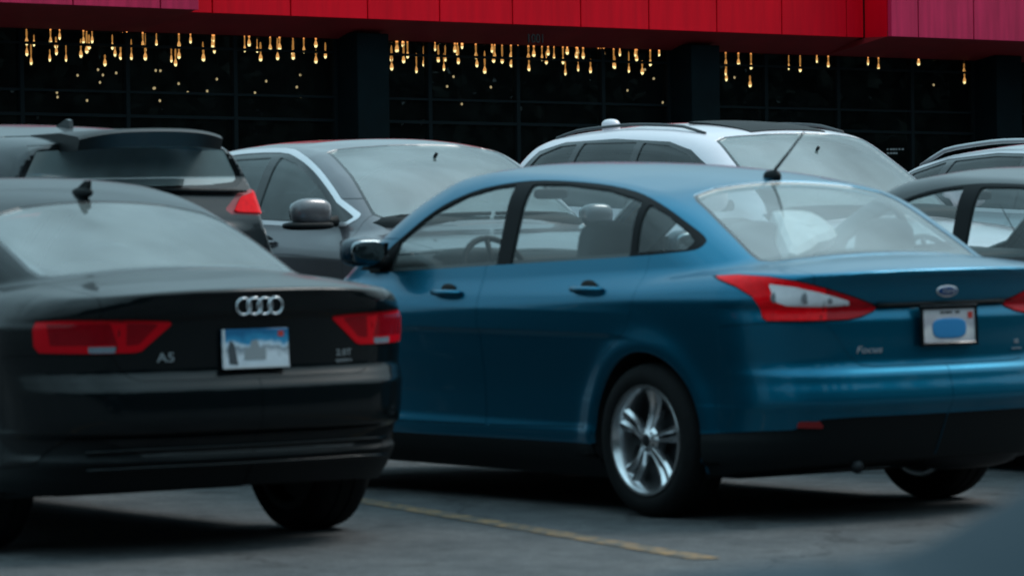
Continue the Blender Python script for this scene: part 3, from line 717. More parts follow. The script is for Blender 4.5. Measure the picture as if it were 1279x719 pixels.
def blue_detail(car, root):
    sedan_common(car, root, BLUE)
    # tail lamps wrap round the corner
    TL = [(1.43, 1.055), (1.25, 1.062), (1.05, 1.055), (.88, 1.035), (.72, 1.005), (.56, .965), (.445, .928), (.43, .912), (.455, .893), (.52, .872), (.60, .860), (.85, .858), (1.07, .860), (1.10, .875), (1.115, .92), (1.16, .965), (1.26, 1.005), (1.38, 1.035)]
    T = car.take('D', TL, gap=.0)
    A, B = split(T, sdf(T[0][:, 0]+np.abs(T[0][:, 1]), T[0][:, 2], TL)+.007)
    car.out2(B, 'lamp_gasket', GAPM, None, -.004, .01)
    WH = [(1.06, 1.022), (.90, 1.008), (.76, .984), (.64, .957), (.565, .938), (.60, .930), (.75, .927), (.95, .932), (1.01, .945)]
    LOW = [(1.02, .905), (.68, .905), (.60, .870), (.98, .870)]
    def t_(M): return M[0][:, 0]+np.abs(M[0][:, 1])
    JN = lambda M: np.abs(t_(M)-(.735-.30*(M[0][:, 2]-.93)))-.005
    J, A = split(A, JN(A)); car.out2(J, 'lamp_joint', GAPM, None, -.003, .0)
    W, A = split(A, sdf(t_(A), A[0][:, 2], WH))
    D, A = split(A, np.maximum(A[0][:, 2]-.895, t_(A)-1.02)) if False else split(A, t_(A)-.72)
    reds = car.out2(A, 'tail_light', RED, None, .006, .014)
    car.out2(D, 'tail_light', DRED if False else mat('inner_red_lens', (.42, .002, .008), .15, spec=.18), None, .006, .014)
    for o in car.out2(W, 'clear_lens', CLEAR, None, .008, .014): o.parent = reds[0] if sum(v.co.y for v in o.data.vertices) > 0 else reds[1]
    # dark reflector bowls inside the clear lens
    for sd, par in ((1, reds[0]), (-1, reds[1])):
        for yy, zz, rr in ((.80, .965, .024), (.70, .962, .026), (.60, .95, .015)):
            p = car.surf(y=sd*yy, z=zz); b = MB(); b.ball((p[0]-.006, p[1], p[2]), (.005, rr, rr), 2)
            b.obj('reflector_bowl', mat('reflector_grey', (.24, .25, .27), .3, .3), par, True)
    # lower black valance, bumper, trunk lid, doors, bonnet
    A = car.take('D', [(.735, .410), (.905, .416), (.885, .440), (.76, .440)]); car.out2(A, 'reflector', mat('dull_red', (.25, .008, .010), .4), None, .004, .016)
    A = car.take('D', [(-1, 0), (-1, .455), (.55, .455), (.74, .450), (.83, .425), (.93, .405), (1.12, .400), (1.9, .36), (1.9, 0)], lim=.62)
    car.out(A, 'rear_valance', PLAS, None, -.004, .012)
    A = car.take('R', [(-1, .662), (.40, .662), (.465, .672), (.52, .72), (.575, .80), (.625, .87), (.655, .95), (.672, 1.02), (.69, 1.3), (-1, 1.3)], lim=.405, gap=.004)
    lid = car.out(A, 'trunk_lid', BLUE, None, 0, .02)
    A = car.take('D', [(-1, 0), (-1, .856), (1.12, .856), (1.38, .84), (1.40, 0)], lim=.64, gap=.003)
    car.out(A, 'rear_bumper', BLUE, None, 0, .02)
    A = car.take('S', [(1.045, 1.2), (1.045, .98), (1.06, .90), (1.12, .80), (1.25, .72), (1.36, .62), (1.435, .48), (1.455, .375), (2.20, .355), (2.205, 1.2)], gap=.004)
    car.out2(A, 'door', BLUE)
    A = car.take('S', [(2.213, 1.2), (2.208, .355), (3.18, .345), (3.26, .42), (3.30, .6), (3.31, .9), (3.26, 1.2)], gap=.004)
    car.out2(A, 'door', BLUE)
    A = car.take('T', [(3.58, -1), (3.575, .3), (3.50, .60), (3.45, .73), (3.6, .77), (4.2, .72), (4.36, .5), (4.40, -1)], lim=.6, gap=.004)
    car.out(A, 'bonnet', BLUE)
    A = car.take('DF', [(.55, .62), (.95, .66), (1.25, .80), (1.15, .86), (.75, .80)]); car.out2(A, 'headlight', CLEAR)
    A = car.take('DF', [(-1, .32), (.5, .34), (.62, .42), (.5, .52), (-1, .54)]); car.out(A, 'lower_grille', PLAS, None, -.02)
    # door handles, emblem and badges
    for sd in (1, -1):
        handle(car, 2.345, 2.575, .955, sd, BLUE); handle(car, 1.28, 1.51, .985, sd, BLUE)
    V = MB()
    p = car.surf(y=0, z=.975)
    b = MB(); b.ball((p[0]-.002, -.008, .975), (.006, .062, .026), 2, 32, 8); oe = b.obj('oval_emblem', SATIN, root, True)
    b = MB(); b.ball((p[0]-.006, -.008, .975), (.004, .054, .020), 2, 32, 8); b.obj('oval_field', mat('emblem_blue', (.01, .05, .16), .2, coat=.6), oe, True)
    text('oval_script', 'Ford', .030, SATIN, oe, (p[0]-.0115, -.008, .975), REARROT, .001, .25, 1.15)
    def badge(nm, s, y, z, size, sc=1., sh=0.):
        return badge_on(car, nm, s, size, SATIN, y, z, sh, sc)
    badge('script_badge', 'Focus', .415, .735, .042, 1.35, .3)
    badge('trim_badge', 'SE', -.435, .745, .026, 1.3); badge('trim_badge', 'FLEX FUEL', -.435, .715, .012, 1.2)
    q = car.surf(y=.0, z=.83)
    pl = licence_plate(root, (q[0]-.016, -.005, .828), R(2), 'city', GBLK)
    b = MB(); b.ball((-.0095, 0, -.012), (.002, .098, .044), 3.2, 28, 8); b.obj('blue_panel', mat('plate_blue', (.02, .19, .42), .4), pl, True)
    b = MB()
    for k, w in enumerate((.035, .05, .03)): b.box((-.0098, -.062+k*.045, .052), (-.0085, -.062+k*.045+w*.75, .060))
    b.obj('small_print', GAPM, pl)
    b = MB(); b.box((-.0098, -.135, .028), (-.0085, -.108, .056)); b.obj('sticker', mat('sticker_red', (.45, .03, .02), .5), pl)
    # recess lip above the plate, dark to stand in for the recess shadow
    b = MB(); P = [(car.surf(y=y, z=.922)[0]-.004, y, .921) for y in np.linspace(-.36, .36, 15)]
    b.tube(P, .012, 8); b.obj('recess_shade_lip', PLAS, root, True)
    mirror(root, (3.04, .85, 1.12), 1, mat('mirror_shaded', (.003, .02, .035), .25, coat=.3), .88); mirror(root, (3.04, -.85, 1.12), -1, MATS['mirror_shaded'], .88)  # blue housings given a near-black colour that imitates their shading
    for sd in (1, -1):
        b = MB(); b.prism([(3.06, 1.045), (3.22, 1.05), (3.03, 1.18)], .825*sd, .86*sd, 'y'); b.obj('mirror_base', PLAS, root)
    # roof aerial
    p = car.surf(x=1.19, y=0)
    b = MB(); b.ball((1.19, 0, p[2]+.008), (.055, .024, .030), 2.4); b.tube([(1.20, 0, p[2]+.015), (1.08, -.0, p[2]+.11), (.965, -.0, p[2]+.205)], [.0085, .0055, .0035], 8); b.obj('antenna', PLAS, root, True)
    # exhaust pipe and silencer
    b = MB(); b.ball((.42, -.38, .27), (.20, .30, .09), 3); b.obj('silencer', DARKM, root, True)
    b = MB(); b.tube([(.45, -.1, .27), (.3, .30, .25), (.14, .42, .235)], .028, 12); b.obj('exhaust_pipe', DARKM, root, True)
    b = MB(); b.tube([(1.0, -.7, .30), (1.0, .7, .30)], .05, 10); b.box((.9, -.62, .22), (1.15, -.5, .34), .01); b.box((.9, .5, .22), (1.15, .62, .34), .01); b.obj('rear_axle', DARKM, root, True, 40)
    cabin(car, [(1.22, (.38, -.38)), (2.28, (.37, -.37))], .65, 3.0, z=.38)
    common_end(car, BLUE, wheels_y=.785, rr=.238)

NEAR = 'cars parked in the near row'; FAR = 'cars parked in the far row'
build(SEDAN, 'parked_car', 'bright blue four-door sedan parked in the middle, seen from its left rear corner', 'car', NEAR, (0, 0, 0), 0, .0125, blue_detail)

def window_glare_patch():  # added white sheet under the glass, imitating a bright reflection in the window
    e = empty('window_glare_patch', (.70, .24, 1.12), 0); meta(e, 'white patch imitating the bright reflection in the rear window of the blue sedan', 'reflection')
    m = mat('glare_white', (.88, .88, .88), .8, noise=.08, nscale=14); Fd = make_field(SEDAN)
    out = [(.90, .24), (.90, .17), (.89, .09), (.85, .05), (.80, .03), (.73, .035), (.68, .06), (.65, .13), (.64, .20), (.60, .27), (.585, .33), (.57, .38), (.60, .40), (.66, .37), (.74, .33), (.82, .28)]
    cx, cy = .74, .19; V = []; F = []; n = len(out)
    def zt(x, y):
        lo, hi = .9, 1.6
        for _ in range(24):
            q = (lo+hi)/2
            if Fd(*[np.array([t]) for t in (x, y, q)])[0] > 0: hi = q
            else: lo = q
        return lo
    for k, sc in enumerate((1., .8, .5, .0)):
        for (x, y) in out:
            px, py = cx+(x-cx)*sc, cy+(y-cy)*sc; V.append((px-.70, py-.24, zt(px, py)-1.12-.026-.010*random.random()-(.02 if k == 0 else 0)))
    m0 = len(V)
    for (x, y) in out: V.append((x*1.0-.70+.03, y-.24, zt(x, y)-1.12-.10))
    for k in range(3):
        for i in range(n): F.append((k*n+i, k*n+(i+1) % n, (k+1)*n+(i+1) % n, (k+1)*n+i))
    for i in range(n): F.append((i, m0+i, m0+(i+1) % n, (i+1) % n))
    F.append(tuple(range(m0, m0+n)))
    obj('glare_body', V, F, m, e)
    MB().tube([(.17, -.10, .17), (.21, -.13, .18), (.21, -.17, .165), (.17, -.19, .14)], .005, 6).obj('glare_loop', m, e, True)
window_glare_patch()

# ---- the black coupe
BLACK = paint('black_paint', (.002, .004, .005), .0, .3, .01, .5, .05)
GLSA = glass('coupe_rear_glass', (.30, .36, .38), 2.6, .04, .20)
def black_detail(car, root):
    arches(car)
    side_glass(car, [(3.28, 1.03), (3.05, 1.20), (2.75, 1.34), (2.40, 1.405), (2.0, 1.41), (1.6, 1.35), (1.25, 1.24), (1.0, 1.13), (1.02, 1.10), (1.5, 1.075), (2.4, 1.05)],
        [([(3.08, 1.05), (2.9, 1.20), (2.65, 1.31), (2.38, 1.37), (2.02, 1.375), (2.0, 1.075)], 'side_window'), ([(1.92, 1.08), (1.94, 1.365), (1.6, 1.315), (1.28, 1.215), (1.12, 1.13), (1.13, 1.115)], 'quarter_window')], GBLK, glassmat=GLSD, chrome=.02)
    screen(car, 'windshield', 'T', [(2.72, -.1), (2.70, .3), (2.66, .5), (2.68, .555), (3.2, .64), (3.36, .66), (3.46, .6), (3.55, .3), (3.58, -.1)], GLS, .025, lim=1.0)
    screen(car, 'rear_window', 'T', [(.64, -.1), (.645, .2), (.67, .45), (.70, .555), (.74, .60), (.82, .612), (1.10, .600), (1.26, .57), (1.33, .52), (1.365, .35), (1.375, -.1)], GLSA, .018, lim=1.0)
    t_ = lambda M: M[0][:, 0]+np.abs(M[0][:, 1])
    TL = [(1.16, .945), (1.0, .950), (.78, .948), (.60, .945), (.445, .938), (.43, .925), (.455, .905), (.52, .860), (.585, .815), (.62, .808), (.9, .808), (1.14, .812), (1.175, .84), (1.18, .91)]
    T = car.take('D', TL)
    A, B = split(T, sdf(t_(T), T[0][:, 2], TL)+.006); car.out2(B, 'lamp_gasket', GAPM, None, -.004, .01)
    J, A = split(A, np.abs(t_(A)-(.70-.25*(A[0][:, 2]-.88)))-.005); car.out2(J, 'lamp_joint', GAPM, None, -.003, 0)
    I, A = split(A, sdf(t_(A), A[0][:, 2], [(1.09, .93), (.74, .93), (.705, .845), (1.07, .845)]))
    I2, A = split(A, sdf(t_(A), A[0][:, 2], [(.66, .93), (.50, .925), (.60, .845), (.665, .84)]))
    W, A = split(A, sdf(t_(A), A[0][:, 2], [(.86, .84), (.705, .84), (.72, .815), (.86, .815)]))
    reds = car.out2(A, 'tail_light', mat('coupe_red_lens', (.48, .002, .008), .15, spec=.18), None, .003, .014)
    for nm, M_, mm in (('inner_lens', I, DRED), ('inner_lens', I2, DRED), ('reverse_lens', W, SMOKE)):
        for o in car.out2(M_, nm, mm, None, .002, .01): o.parent = reds[0] if sum(v.co.y for v in o.data.vertices) > 0 else reds[1]
    A = car.take('D', [(-1, 0), (-1, .405), (.60, .405), (.78, .47), (.98, .48), (1.10, .44), (1.2, .38), (1.9, .32), (1.9, 0)], lim=.60)
    car.out(A, 'rear_valance', PLAS, None, -.006, .012)
    A = car.take('R', [(-1, .700), (.50, .700), (.555, .715), (.60, .77), (.645, .86), (.66, .95), (.665, 1.3), (-1, 1.3)], lim=.615, gap=.004)
    car.out(A, 'trunk_lid', BLACK, None, 0, .02)
    A = car.take('D', [(-1, 0), (-1, .807), (1.22, .807), (1.40, .80), (1.42, 0)], lim=.60, gap=.003)
    car.out(A, 'rear_bumper', BLACK, None, 0, .02)
    A = car.take('S', [(1.95, 1.2), (1.95, .60), (2.0, .36), (3.2, .33), (3.30, .5), (3.33, .9), (3.28, 1.2)], gap=.004); car.out2(A, 'door', BLACK)
    A = car.take('T', [(3.60, -1), (3.58, .3), (3.50, .60), (3.45, .72), (3.7, .77), (4.3, .7), (4.50, .4), (4.52, -1)], lim=.6, gap=.004); car.out(A, 'bonnet', BLACK)
    A = car.take('DF', [(.55, .60), (.95, .62), (1.2, .76), (1.1, .80), (.7, .76)]); car.out2(A, 'headlight', CLEAR)
    A = car.take('DF', [(-1, .32), (.4, .34), (.42, .68), (-1, .70)]); car.out(A, 'grille', PLAS, None, -.02)
    for sd in (1, -1): handle(car, 2.05, 2.28, .93, sd, BLACK)
    p = car.surf(y=0, z=.975); rings(root, (p[0]-.010, .0, .985), .0325, .005, mat('emblem_chrome', (.75, .8, .85), .2, .9))
    def badge(nm, s, y, z, size, sc=1.):
        return badge_on(car, nm, s, size, mat('badge_grey', (.42, .47, .50), .3, .6), y, z, 0, sc)
    badge('model_badge', 'A5', .40, .79, .052, 1.25); badge('engine_badge', '2.0T', -.43, .785, .036, 1.25); badge('drive_badge', 'quattro', -.43, .755, .022, 1.3)
    q = car.surf(y=.0, z=.815); pl = licence_plate(root, (q[0]-.014, .014, .817), R(3), 'snow')
    dk = mat('plate_dark_figure', (.05, .06, .07), .5); wt = mat('plate_border', (.52, .55, .58), .4)
    for nm, poly, m_ in (('dark_figure', [(.125, -.06), (.085, -.065), (.09, -.03), (.10, .02), (.118, .035), (.13, .0)], dk), ('grey_figure', [(.055, -.045), (-.045, -.045), (-.045, .0), (-.02, .0), (-.005, .035), (.02, .03), (.03, .0), (.055, -.005)], mat('plate_grey_figure', (.24, .27, .29), .5)),
                         ('sticker', [(-.105, .045), (-.13, .045), (-.13, .066), (-.105, .066)], mat('sticker_red', (.45, .03, .02), .5)), ('border', [(.1535, .078), (.142, .078), (.142, -.078), (.1535, -.078)], wt), ('border', [(.142, -.068), (-.1535, -.068), (-.1535, -.078), (.142, -.078)], wt)):
        MB().prism(poly, -.0095, -.0078, 'x').obj(nm, m_, pl)
    # bumper diffuser fins and twin exhaust
    b = MB()
    for zz, rr in ((.43, .008), (.36, .007)): 
        b = MB(); b.tube([(car.surf(y=y, z=zz)[0]-.006, y, zz-.03*max(0, abs(y)-.5)) for y in np.linspace(-.70, .70, 25)], rr, 6); b.obj('bumper_moulding', BLACK, root, True)
    for sd in (1, -1):
        b = MB(); b.lathe([(.036, -.04), (.042, -.05), (.045, .05), (.036, .06), (.03, .0)], (.36, .52*sd, .30), 'x', 24); b.obj('exhaust_tip', DARKM, root, True)
    p = car.surf(x=1.46, y=0)
    b = MB(); b.ball((1.46, 0, p[2]+.012), (.085, .022, .024), 2.2); b.prism([(1.40, p[2]+.01), (1.54, p[2]+.01), (1.425, p[2]+.062), (1.395, p[2]+.062)], -.009, .009, 'y'); b.obj('roof_fin', PLAS, root, False)
    mirror(root, (3.06, .84, 1.11), 1, BLACK, 1.05); mirror(root, (3.06, -.84, 1.11), -1, BLACK, 1.05)
    cabin(car, [(1.62, (.34, -.34)), (2.45, (.37, -.37))], .9, 3.0, z=.24)
    common_end(car, BLACK, 'single', .80, rr=.25, w=.25, rimmat=DARKM)
build(COUPE, 'parked_car', 'black two-door coupe at left with a ring emblem and a snow scene licence plate', 'car', NEAR, (.64, 3.10, 0), -2, .0125, black_detail)

# ---- dark sedan beyond the blue one
GREYP = paint('dark_grey_paint', (.010, .012, .014), .3, .35, .05, .55, .2)
def dark_detail(car, root):
    sedan_common(car, root, GREYP)
    T = car.take('D', [(1.3, 1.0), (.7, 1.0), (.5, .95), (.6, .86), (1.15, .86)]); car.out2(T, 'tail_light', RED, None, .003)
    A = car.take('R', [(-1, .66), (.5, .68), (.6, .85), (.68, 1.3), (-1, 1.3)], lim=.40, gap=.008); car.out(A, 'trunk_lid', GREYP, None, 0, .02)
    A = car.take('S', [(1.045, 1.2), (1.06, .90), (1.25, .72), (1.455, .375), (2.20, .355), (2.205, 1.2)], gap=.006); car.out2(A, 'door', GREYP)
    A = car.take('S', [(2.213, 1.2), (2.208, .355), (3.18, .345), (3.31, .9), (3.26, 1.2)], gap=.006); car.out2(A, 'door', GREYP)
    for sd in (1, -1): handle(car, 2.345, 2.575, .955, sd, GREYP); handle(car, 1.28, 1.51, .985, sd, GREYP)
    mirror(root, (3.06, .86, 1.135), 1, GREYP, 1.15); mirror(root, (3.06, -.86, 1.135), -1, GREYP, 1.15)
    cabin(car, [(1.22, (.38, -.38)), (2.22, (.37, -.37))], .65, 3.0)
    # seat belt hanging from the pillar
    for sd in (1,):
        b = MB(); P = [(2.0, .62*sd, 1.36), (1.93, .57*sd, 1.20), (1.86, .50*sd, 1.08), (1.9, .35*sd, .95)]
        V = []; 
        for p in P: V += [(p[0]-.02, p[1], p[2]-.02), (p[0]+.02, p[1], p[2]+.02)]
        b.add(V, [(2*i, 2*i+1, 2*i+3, 2*i+2) for i in range(3)]); b.obj('seat_belt', PLAS, root)
    common_end(car, GREYP, 'single', .785)
build(SEDAN, 'parked_car', 'dark grey sedan half hidden behind the trunk of the blue sedan, at the right edge', 'car', NEAR, (.22, -2.95, -.045), 0, .02, dark_detail)

# ---- dark hatch with roof spoiler, far row, seen from behind
SLATE = paint('slate_paint', (.012, .017, .020), .3, .38, .05, .6, .25)
GLSH = glass('hatch_glass', (.45, .52, .54), 2.6, .03, .5)  # strongest pale film, imitating sky reflected in the rear glass
def hatch_detail(car, root):
    arches(car)
    side_glass(car, [(3.2, 1.10), (3.0, 1.27), (2.75, 1.42), (2.45, 1.52), (2.0, 1.56), (1.2, 1.55), (1.30, 1.53), (1.25, 1.48), (1.27, 1.18), (2.0, 1.13)],
        [([(3.0, 1.12), (2.85, 1.27), (2.62, 1.40), (2.40, 1.48), (2.0, 1.52), (1.98, 1.15)], 'side_window'), ([(1.9, 1.15), (1.92, 1.52), (1.38, 1.50), (1.35, 1.18)], 'side_window')], GBLK, glassmat=GLSD)
    screen(car, 'windshield', 'T', [(2.62, -.1), (2.58, .5), (2.62, .60), (3.3, .70), (3.45, .6), (3.55, -.1)], GLS, .025, lim=1.1)
    screen(car, 'rear_window', 'R', [(-.1, 1.325), (.45, 1.33), (.62, 1.345), (.665, 1.375), (.66, 1.42), (.58, 1.57), (-.1, 1.59)], GLSH, .03, lim=.7)
    t_ = lambda M: M[0][:, 0]+np.abs(M[0][:, 1])
    T = car.take('D', [(.70, 1.205), (.68, 1.23), (.82, 1.31), (1.02, 1.355), (1.25, 1.345), (1.46, 1.24), (1.39, 1.19), (.95, 1.19)], lim=.8)
    A, B = split(T, sdf(t_(T), T[0][:, 2], [(.72, 1.215), (.82, 1.29), (1.01, 1.335), (1.25, 1.33), (1.43, 1.24), (1.37, 1.20), (.96, 1.20)]))
    car.out2(B, 'lamp_gasket', mat('lamp_rim_red', (.28, .02, .03), .3), None, .0, .01)
    J, A = split(A, np.abs(t_(A)-1.08)-.006); car.out2(J, 'lamp_joint', GAPM, None, 0, 0)
    reds = car.out2(A, 'tail_light', RED, None, .012, .02)
    A = car.take('R', [(-1, .70), (.62, .70), (.70, .80), (.74, 1.10), (.79, 1.3), (.70, 1.62), (-1, 1.64)], lim=.7, gap=.006); car.out(A, 'tailgate', SLATE, None, 0, .02)
    A = car.take('S', [(1.06, 1.3), (1.10, .92), (1.38, .6), (1.45, .38), (1.96, .36), (1.96, 1.3)], gap=.006); car.out2(A, 'door', SLATE)
    A = car.take('S', [(1.97, 1.3), (1.97, .36), (3.15, .36), (3.26, .9), (3.2, 1.3)], gap=.006); car.out2(A, 'door', SLATE)
    # spoiler
    b = MB(); V = []; F = []; n = 18
    for k in range(n+1):
        y = -.43+.86*k/n; q = (y/.43)**2; zt = car.surf(x=.52, y=y)[2]
        for (x, z) in ((.55, zt+.006), (.25, zt+.012), (.03+.05*q*q, zt+.012-.02*q*q), (.01+.05*q*q, zt-.004-.02*q*q), (.03+.05*q*q, zt-.078), (.35, zt-.085)): V.append((x, y, z))
    for k in range(n):
        for j in range(6): F.append((k*6+j, k*6+(j+1) % 6, (k+1)*6+(j+1) % 6, (k+1)*6+j))
    F += [tuple(range(6)), tuple(range(n*6, n*6+6))[::-1]]
    b.add(V, F); b.obj('roof_spoiler', mat('spoiler_black', (.006, .008, .009), .4, spec=.4), root, True, 40)
    p = car.surf(x=.95, y=.0); b = MB(); b.prism([(1.03, p[2]-.005), (.86, p[2]-.005), (.87, p[2]+.034), (.90, p[2]+.040)], -.012, .012, 'y'); b.obj('shark_fin', SLATE, root)
    # rear wiper lying on the glass
    b = MB(); P = [car.surf(y=y, z=1.335+.012*math.sin(3*(y+.2)))+np.array([-.02, 0, 0]) for y in np.linspace(-.10, -.66, 8)]
    b.tube([(car.surf(y=-.02, z=1.30)[0]-.015, -.02, 1.305)]+P, [.012]+[.013]*7+[.006], 8); b.obj('rear_wiper', PLAS, root, True)
    mirror(root, (3.05, .88, 1.2), 1, SLATE, 1.2); mirror(root, (3.05, -.88, 1.2), -1, SLATE, 1.2)
    cabin(car, [(1.15, (.40, 0, -.40)), (2.3, (.38, -.38))], .45, 3.0, z=.45)
    common_end(car, SLATE, 'single', .80, rr=.23)
build(SUV, 'parked_car', 'dark slate hatchback with a roof spoiler behind the black coupe, its rear facing out', 'car', FAR, (5.15, .78, .10), 0, .02, hatch_detail)

# ---- grey sedan facing out, chrome round its side windows
GRAYP = paint('warm_grey_paint', (.10, .095, .105), .45, .36, .1)
GLSW = glass('windshield_glass', (.45, .52, .52), 2.6, .04, .22)
def grey_detail(car, root):
    arches(car)
    side_glass(car, [(3.30, 1.115), (3.17, 1.225), (3.02, 1.325), (2.85, 1.415), (2.68, 1.475), (2.45, 1.515), (1.9, 1.50), (1.4, 1.42), (1.1, 1.30), (1.02, 1.20), (1.2, 1.165), (2.4, 1.13)],
        [([(3.20, 1.14), (3.09, 1.23), (2.95, 1.315), (2.80, 1.39), (2.66, 1.445), (2.50, 1.478), (2.44, 1.15)], 'side_window'), ([(2.34, 1.155), (2.39, 1.478), (1.9, 1.465), (1.5, 1.41), (1.42, 1.18)], 'side_window'), ([(1.33, 1.19), (1.40, 1.38), (1.2, 1.29), (1.14, 1.22)], 'quarter_window')], GBLK, glassmat=glass('dark_side_glass', (.22, .26, .28), 1.7, .02, .12), chrome=.024, smooth=3)
    screen(car, 'windshield', 'T', [(2.86, -.1), (2.83, .3), (2.78, .52), (2.80, .60), (3.1, .64), (3.40, .70), (3.50, .64), (3.62, .3), (3.65, -.1)], GLSW, .020, lim=1.0)
    screen(car, 'rear_window', 'T', [(.5, -.1), (.52, .5), (.6, .62), (1.1, .58), (1.2, -.1)], GLSR, .02, lim=1.0)
    A = car.take('D', [(1.3, 1.0), (.7, 1.0), (.5, .95), (.6, .86), (1.15, .86)]); car.out2(A, 'tail_light', RED)
    A = car.take('S', [(1.20, 1.25), (1.25, .72), (1.45, .375), (2.38, .355), (2.385, 1.25)], gap=.006); car.out2(A, 'door', GRAYP)
    A = car.take('S', [(2.393, 1.25), (2.388, .355), (3.28, .345), (3.42, .8), (3.40, 1.25)], gap=.006); car.out2(A, 'door', GRAYP)
    A = car.take('T', [(3.68, -1), (3.66, .3), (3.55, .66), (3.7, .77), (4.3, .72), (4.5, .4), (4.52, -1)], lim=.6, gap=.006); car.out(A, 'bonnet', GRAYP)
    A = car.take('DF', [(.55, .66), (.95, .70), (1.25, .84), (1.15, .92), (.75, .86)]); car.out2(A, 'headlight', CLEAR)
    A = car.take('DF', [(-1, .40), (.45, .42), (.48, .74), (-1, .76)]); car.out(A, 'grille', PLAS, None, -.02)
    for sd in (1, -1):
        handle(car, 2.50, 2.72, 1.0, sd, GRAYP); handle(car, 1.45, 1.66, 1.02, sd, GRAYP)
        e = mirror(root, (3.26, .88*sd, 1.155 if sd < 0 else 1.11), sd, GRAYP, 1.0 if sd < 0 else .85)
        b = MB(); b.ball((0, sd*.16, -.055), (.07, .16, .025), 3); b.obj('mirror_foot', PLAS, e, True)
    b = MB()
    for y0, y1 in ((-.60, -.02), (.02, .60)):
        P = [car.surf(x=3.60-.10*(y/.6)**2, y=y)+np.array([0, 0, .014]) for y in np.linspace(y0, y1, 8)]; b = MB(); b.tube(P, .011, 6); b.obj('wiper', PLAS, root, True)
    cabin(car, [(1.35, (.38, -.38)), (2.4, (.37, -.37))], .8, 3.05)
    common_end(car, GRAYP, 'single', .79)
GREY = dict(SEDAN); GREY.update(L=4.75, H=1.62, axles=(1.02, 3.78), midx=2.1, glass_x0=.55,
    deck=[(-.1, 1.08), (.03, 1.11), (.5, 1.17), (1.0, 1.15), (2.0, 1.12), (3.0, 1.10), (3.55, 1.085), (4.0, 1.02), (4.4, .92), (4.65, .80), (4.8, .65)],
    wid=[(0, .87), (.5, .91), (1.0, .92), (3.7, .92), (4.4, .88), (4.75, .80)],
    belt=[(0, 1.20), (1.0, 1.17), (2.0, 1.15), (3.0, 1.12), (4.7, 1.08)], belt_ref=1.14,
    sec=[(.15, .10), (.30, .020), (.40, .045), (.72, .016), (.90, .002), (.935, 0), (.97, .008), (1.04, .034), (1.12, .060), (1.2, .12), (1.3, .18), (1.7, .5)],
    fx=[(.15, .25), (.3, .06), (.5, .0), (.75, .03), (.9, .12), (1.05, .3)],
    roof=[(-.1, .85), (.2, 1.0), (.5, 1.175), (.9, 1.36), (1.25, 1.49), (1.6, 1.555), (2.1, 1.592), (2.5, 1.592), (2.82, 1.560), (3.1, 1.45), (3.5, 1.20), (3.8, 1.02), (4.3, .7)],
    gw=[(0, .60), (.4, .735), (.8, .80), (1.2, .838), (2.0, .860), (2.9, .845), (3.4, .80), (3.9, .70)], tum=.30, mirror_in=(2.98, 0, 1.44))
build(GREY, 'parked_car', 'warm grey sedan with bright window surround facing out between slate hatchback and white wagon', 'car', FAR, (9.80, -2.10, .12), 180, .018, grey_detail)

